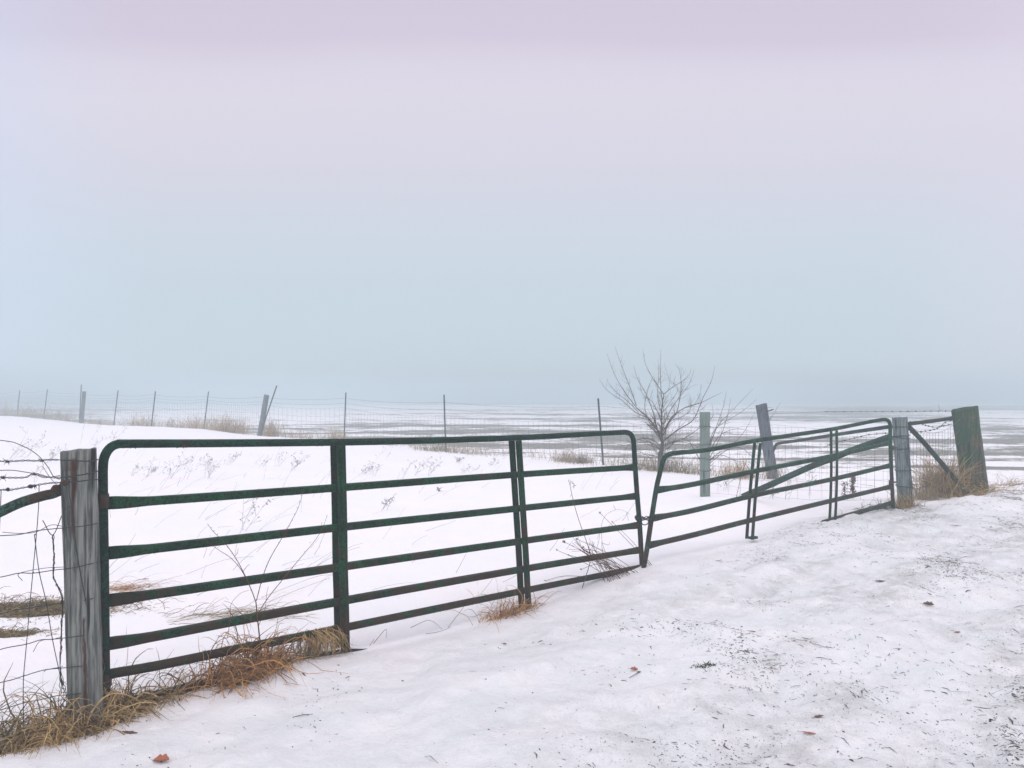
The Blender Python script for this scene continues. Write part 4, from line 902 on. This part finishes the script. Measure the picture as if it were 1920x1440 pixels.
stems(mb, LG, [z3([(250, 1160), (180, 1130), (110, 1060), (60, 1040)]), z3([(255, 1180), (290, 1090), (300, 1000), (310, 960)]), z3([(170, 870), (190, 845), (205, 835)]), z3([(120, 790), (135, 770), (140, 745)]), z3([(80, 1250), (95, 1140), (100, 1060), (150, 1000), (200, 980)])], -.05, .0016, .0008)
mb.build('stem', TWIG, fw)
mb = MB(); rg = np.random.RandomState(6)
for l in (z3([(240, 1050), (170, 880), (60, 710), (-30, 610)]), z3([(242, 1040), (320, 800), (440, 590), (508, 415)]), z3([(310, 1020), (480, 810), (640, 560)])):
    q = cat_rom([LG.at(x, y, -.052) for x, y in l], 5)
    for p in q[1:]: mb.ball(p, .0022, 5, 3); mb.tube([p, p+rg.normal(0, .004, 3)+np.array((0, 0, .004))], .0010, 4)
mb.build('bud', TWIG, fw)
# wild carrot and other stalks by the chain end
def z4(l): return [(900+x/3.6, 780+y/3.6) for x, y in l]
b = LG.at(*z4([(690, 1160)])[0], -.12)
wc = thing('seed_head_weed', 'tall curved dead stalk with a hooked seed head before the big gate right end', 'weed', b)
mb = MB(); stems(mb, LG, [z4([(690, 1160), (712, 1090), (742, 990), (742, 930), (720, 850), (680, 740), (645, 630), (622, 540), (608, 470), (596, 430)])], -.08, .0034, .0018)
stems(mb, LG, [z4([(620, 530), (605, 545)]), z4([(608, 470), (612, 445), (628, 440)])], -.08, .0014, .0010); mb.build('stem', TWIG, wc)
mb = MB(); rg = np.random.RandomState(8)
for k in range(26):
    a = rg.uniform(0, 1); x = 608+28*math.sin(a*2.2)+rg.normal(0, 3); y = 440+45*a+rg.normal(0, 3); p = LG.at(*z4([(x, y)])[0], -.08+rg.normal(0, .006)); mb.ribbon([p, p+rg.normal(0, .005, 3), p+rg.normal(0, .009, 3)], .003, rg.normal(0, 1, 3))
mb.build('seed_head', GR_OLV, wc)
heads = [((570, 850), (990, 1110), 1.5, 'fallen stalk with the largest cupped brown seed head'), ((810, 655), (1220, 1090), 1.1, 'long stalk with a pale round head reaching furthest right past the gate end'), ((893, 715), (1200, 1060), .8, 'long stalk with a small reddish head ending beside the gate end'), ((520, 905), (940, 1130), .8, 'fallen stalk with a small red head, lower left of the fan'),
         ((597, 938), (1050, 1100), .7, 'fallen stalk with a short reddish head in the middle of the fan'), ((655, 832), (1115, 1090), .9, 'stalk whose dark head sits just under the fourth rail'), ((698, 886), (880, 1125), 1.0, 'steep stalk with a dark cupped head above the fifth rail'), ((682, 1036), (860, 1000), .9, 'short stalk with a drooping olive head below the fifth rail'), ((440, 1112), (720, 1085), .6, 'low stalk lying left with a tiny red head')]
for i, ((hx, hy), (bx, by), s, lb_) in enumerate(heads):
    o_f = -.07-.012*i; m = ((hx+bx)/2+rg.normal(0, 10), (hy+by)/2-18)
    b = LG.at(*z4([(bx, by)])[0], o_f); o = thing('seed_head_weed', lb_, 'weed', b, 'fan of dead seed head stalks by the chained gate end')
    mb = MB(); stems(mb, LG, [z4([(bx, by), m, (hx, hy)])], o_f, .0026, .0016); mb.build('stem', TWIG, o)
    mb = MB(); c = LG.at(*z4([(hx, hy)])[0], o_f)
    for k in range(18):
        d = unit(rg.normal(0, 1, 3)+np.array((-.6, 0, .6))); mb.ribbon([c-d*.002, c+d*.009*s, c+d*.013*s+rg.normal(0, .002, 3)], .003*s, rg.normal(0, 1, 3))
    mb.ball(c, .0055*s, 7, 5); mb.build('seed_head', GR_OLV if hx == 810 else LEAF_B, o)
mb = MB(); b = LG.at(*z4([(845, 915)])[0], -.06)
stems(mb, LG, [z4([(845, 915), (825, 850), (820, 740), (850, 670), (910, 635), (970, 638), (1010, 665)]), z4([(990, 650), (995, 680), (1003, 705)]), z4([(915, 632), (905, 612), (898, 600)]), z4([(830, 860), (870, 870), (875, 850)]), z4([(780, 920), (800, 850), (806, 795), (790, 830)]), z4([(735, 920), (770, 860), (760, 850)])], -.05, .0016, .0009)
tag(mb.build('curly_weed', TWIG, loc=b), 'thin curly tendril weed looping in front of the right end of the big gate', 'weed')
rg = np.random.RandomState(31); mb = MB()
for k in range(26):
    x0 = rg.uniform(700, 830); y0 = rg.uniform(900, 990); x1 = rg.uniform(820, 1130); y1 = 1128-(x1-820)*.12+rg.uniform(-8, 8); x2 = x0-(x1-x0)*rg.uniform(.0, .6); y2 = y0-(y1-y0)*rg.uniform(0, .6)
    stems(mb, LG, [z4([(x1, y1), ((x0+x1)/2, (y0+y1)/2-8), (x0, y0), (x2, y2)])], rg.uniform(-.16, -.05), .0023, .0012)
tag(mb.build('dead_stalks', TWIG, loc=LG.at(1130, 1090, -.1)), 'bundle of thin headless stalks crossing at the right end of the big gate', 'weed')
# a tuft lying in the snow behind the lower rails, long stray straws
o = clump(hit(425, 1158), .5, .14, 130, .2, .5, .0035, GR_OLV, 40, (.8, .25), 1.0, (1, .3), .3, label='fallen olive grass tuft on snow behind the lower rails of the first panel', up=.35)
def straws(lst, plane_off, label, mat, r=.0013):
    mb = MB()
    for l in lst:
        p = []
        for x, y, h_ in l:
            g = hit(x, y+h_); sc_ = g[1]; q = P(x, y, sc_); p.append(q)
        mb.tube(cat_rom(p, 5), r, 4)
    tag(mb.build('stray_straw', mat, loc=p[0]), label, 'straw')
straws([[(348, 1077, 3), (420, 1050, 6), (475, 1043, 4)], [(500, 1130, 2), (560, 1105, 6), (620, 1083, 4)], [(490, 1120, 2), (590, 1082, 8), (625, 1078, 3)]], 0, 'long thin straws on the snow behind the middle rails of the first panel', WEED)
straws([[(1345, 905, 30), (1385, 890, 60), (1388, 930, 40)]], 0, 'lone dark stalk hanging before the snow beneath the second rail of the smaller gate', WEED, .002)
mb = MB()
for l in ([(1372, 963), (1380, 935), (1388, 900), (1398, 868)],):
    mb.tube(cat_rom([P(x, y, 10.2-(i*.15)) for i, (x, y) in enumerate(l)], 6), .0035, 5)
tag(mb.build('hanging_vine', BARK2, loc=P(1372, 963, 10)), 'single curved vine stem beside the first brace of the smaller gate', 'vine')
mb = MB(); pts = [hit(1108, 1179-0)*1 for _ in (0,)]
tw = [(770, 1166, 0), (803, 1182, 0), (835, 1160, 35), (870, 1165, 0)]
mb = MB()
for l in (z3([(1110, 1190), (1215, 1150), (1290, 1200)]), z3([(880, 1290), (905, 1255)]), z3([(900, 1280), (970, 1200), (972, 1250)]), z3([(1195, 1225), (1260, 1215), (1335, 1190)]), z3([(1320, 1190), (1420, 1060)])):
    stems(mb, LG, [l], .02, .0018, .001)
tag(mb.build('bent_stem', TWIG, loc=LG.at(800, 1185)), 'bent dry stems lying on snow below the lowest rail of the middle panel', 'weed')

# ------------------------------------------------------------------ leaves and litter on the snow
def leaf(x, y, s, mat, label, seed, aspect=.6, name='fallen_leaf', curl=.4):
    rg = np.random.RandomState(seed); c = hit(x, y); a = rg.uniform(-.5, .5); mb = MB(); n = 14; V = []; 
    for i in range(n+1):
        t = i/n; wdt = math.sin(math.pi*t)**.7*aspect*.5*(1+.18*math.sin(t*17+seed)); 
        for k in (-1, -.5, 0, .5, 1):
            u = (t-.5)*s; v = k*wdt*s; zc = curl*s*(abs(k)**1.5*.35*wdt*2+.3*(t-.5)**2)+.004
            V.append((c[0]+u*math.cos(a)-v*math.sin(a), c[1]+u*math.sin(a)+v*math.cos(a), c[2]+zc+rg.normal(0, .0006)))
    Fc = [(i*5+k, i*5+k+1, (i+1)*5+k+1, (i+1)*5+k) for i in range(n) for k in range(4)]
    mb.add(V, Fc); mb.tube([V[2], A3(V[2])+np.array((-.3*s*math.cos(a), -.3*s*math.sin(a), .002))], .001, 4)
    o = mb.build(name, mat, loc=c); sm = o.modifiers.new('thickness', 'SOLIDIFY'); sm.thickness = .0008
    return tag(o, label, 'leaf', None)
leaf(302, 1430, .070, LEAF_O, 'orange brown leaf on snow at the bottom left edge', 3, .75, curl=.9)
leaf(1189, 1260, .042, LEAF_O, 'small orange leaf alone on snow in the lower middle', 5, .8, curl=.9)
leaf(1741, 1141, .070, LEAF_B, 'dark brown curled leaf on the right part of the verge', 7, .6, curl=1.2)
leaf(1411, 1186, .050, LEAF_R, 'faint red leaf lying above the mossy scrap', 9, .3)
leaf(1516, 1378, .060, LEAF_O, 'narrow orange and brown leaf near the lower right bottom', 11, .25)
leaf(1795, 1187, .045, LEAF_R, 'small reddish leaf sliver at the right of the verge', 13, .35)
leaf(1535, 1348, .055, LEAF_B, 'dark shrivelled leaf just above the narrow orange one', 15, .35)
leaf(243, 1377, .085, LEAF_B, 'dark flat leaf on snow right of the post grass', 17, .25, curl=.2)
leaf(946, 1209, .028, LEAF_R, 'tiny maroon leaf scrap below the second brace', 19, .6)
leaf(1790, 990, .10, LEAF_R, 'reddish bark sliver on the snow slope below the corner post', 21, .2)
leaf(1650, 1092, .08, LEAF_B, 'brown leaf in the dirty strip of snow on the right', 23, .35)
leaf(272, 1088, .06, LEAF_R, 'red leaf caught in the wisps behind the hinge side of the big gate', 25, .35)
clump(hit(1323, 1249), .07, .03, 160, .015, .05, .005, MOSS, 50, (0, 0), 1.0, (1, .2), .7, name='moss_scrap', label='green moss scrap on the snow in the lower middle')
o = clump(hit(1415, 1247), .34, .07, 190, .03, .14, .0022, DEB, 51, (.5, 0), 2.5, (1, .1), .8, name='twig_litter', label='line of dark twigs and straw right of the moss scrap', up=.15)

def litter():
    rg = np.random.RandomState(77); n = 460000
    px = rg.uniform(120, 2050, n); Y = rg.uniform(2.8**2, 11**2, n)**.5
    X = (px-PX)/F*Y; v = (X*LG.n2[0]+Y*LG.n2[1])-LG.A.dot(LG.n2)
    cl = sstep(fbm(X*2.2, Y*2.2, 90, 4), -.05, .32); cl2 = sstep(fbm(X*.7+4, Y*.7, 95, 3), -.2, .35)
    side = sstep(px-(Y-4)*25, 900, 2000)
    dens = (.040+.36*side**1.2)*(.10+1.1*cl**1.5)*(.25+cl2) * (v < -.08) * sstep(v, -.05, -.8)
    strip = 0; lu = X*LG.d[0]+Y*LG.d[1]; lv = X*LG.n2[0]+Y*LG.n2[1]
    for (a_, b_, k_, sl, sw) in ((1400, 1247, .16, .6, .10), (1530, 1325, .05, .7, .25), (1700, 1092, .10, 1.2, .18), (1890, 1330, .30, 1.5, .35), (1330, 1390, .03, .5, .2)):
        g_ = hit(a_, b_); vv = g_[0]*LG.n2[0]+g_[1]*LG.n2[1]; uu = g_[0]*LG.d[0]+g_[1]*LG.d[1]
        strip = strip + k_*np.exp(-((lv-vv+.2*fbm(lu*1.5, lv, 87, 2))/sw)**2-((lu-uu)/sl)**2)*(.2+cl)
    keep = rg.rand(n) < (dens+strip)*1.65
    X, Y = X[keep], Y[keep]; n = len(X); z = zg(X, Y)
    L_ = np.where(rg.rand(n) < .72, rg.exponential(.0048, n)+.0024, rg.exponential(.018, n)+.006); L_ = np.minimum(L_, .11); W = rg.uniform(.0011, .0027, n)*(.7+.6*rg.rand(n))+(rg.rand(n) < .05)*.003
    a = rg.normal(-.7, .75, n); c, s = np.cos(a), np.sin(a); tl = rg.normal(0, .12, n)
    P0 = np.stack([X-c*L_/2, Y-s*L_/2], 1); P1 = np.stack([X+c*L_/2, Y+s*L_/2], 1)
    Z0 = zg(P0[:, 0], P0[:, 1]); Z1 = zg(P1[:, 0], P1[:, 1]); mid = z+rg.uniform(.0, .12, n)*L_
    mx = X+rg.normal(0, .12, n)*L_; my = Y+rg.normal(0, .12, n)*L_
    V = np.empty((n, 9, 3))
    for k, (xx, yy, zz_, ww) in enumerate(((P0[:, 0], P0[:, 1], Z0, W*.5), (mx, my, mid, W), (P1[:, 0], P1[:, 1], Z1, W*.4))):
        V[:, k*3] = np.stack([xx+s*ww, yy-c*ww, zz_+.0005], 1); V[:, k*3+1] = np.stack([xx-s*ww, yy+c*ww, zz_+.0005], 1); V[:, k*3+2] = np.stack([xx, yy, zz_+.0002+1.0*ww], 1)
    fq = np.array([(0, 3, 5, 2), (2, 5, 4, 1), (3, 6, 8, 5), (5, 8, 7, 4)])
    Q = (np.arange(n)[:, None, None]*9+fq[None]).reshape(-1, 4)
    me = bpy.data.meshes.new('snow_litter'); me.from_pydata(V.reshape(-1, 3).tolist(), [], Q.tolist()); me.materials.append(DEB)
    o = bpy.data.objects.new('snow_litter', me); C.objects.link(o); tag(o, 'dark crumbs of grass and grit scattered over the trodden snow', 'litter', kind='stuff')
litter()

# ------------------------------------------------------------------ fog
mb = MB(); mb.box((0, 0, 1.35), (460, 0, 0), (0, 460, 0), (0, 0, 2.9))
hz_ = mb.build('haze', SNOW, smooth=False); tag(hz_, kind='stuff', label='even pale winter fog lying over the field', cat='fog')
m = bpy.data.materials.new('fog'); m.use_nodes = True; nn = m.node_tree.nodes; nn.clear()
mo = nn.new('ShaderNodeOutputMaterial'); pv = nn.new('ShaderNodeVolumePrincipled'); pv.inputs['Density'].default_value = .0142
pv.inputs['Color'].default_value = (.615, .725, .755, 1); pv.inputs['Anisotropy'].default_value = 0.0
m.node_tree.links.new(pv.outputs[0], mo.inputs['Volume']); hz_.data.materials.clear(); hz_.data.materials.append(m)
for o in bpy.data.objects:
    for k in ('_w', '_t'):
        if k in o: del o[k]
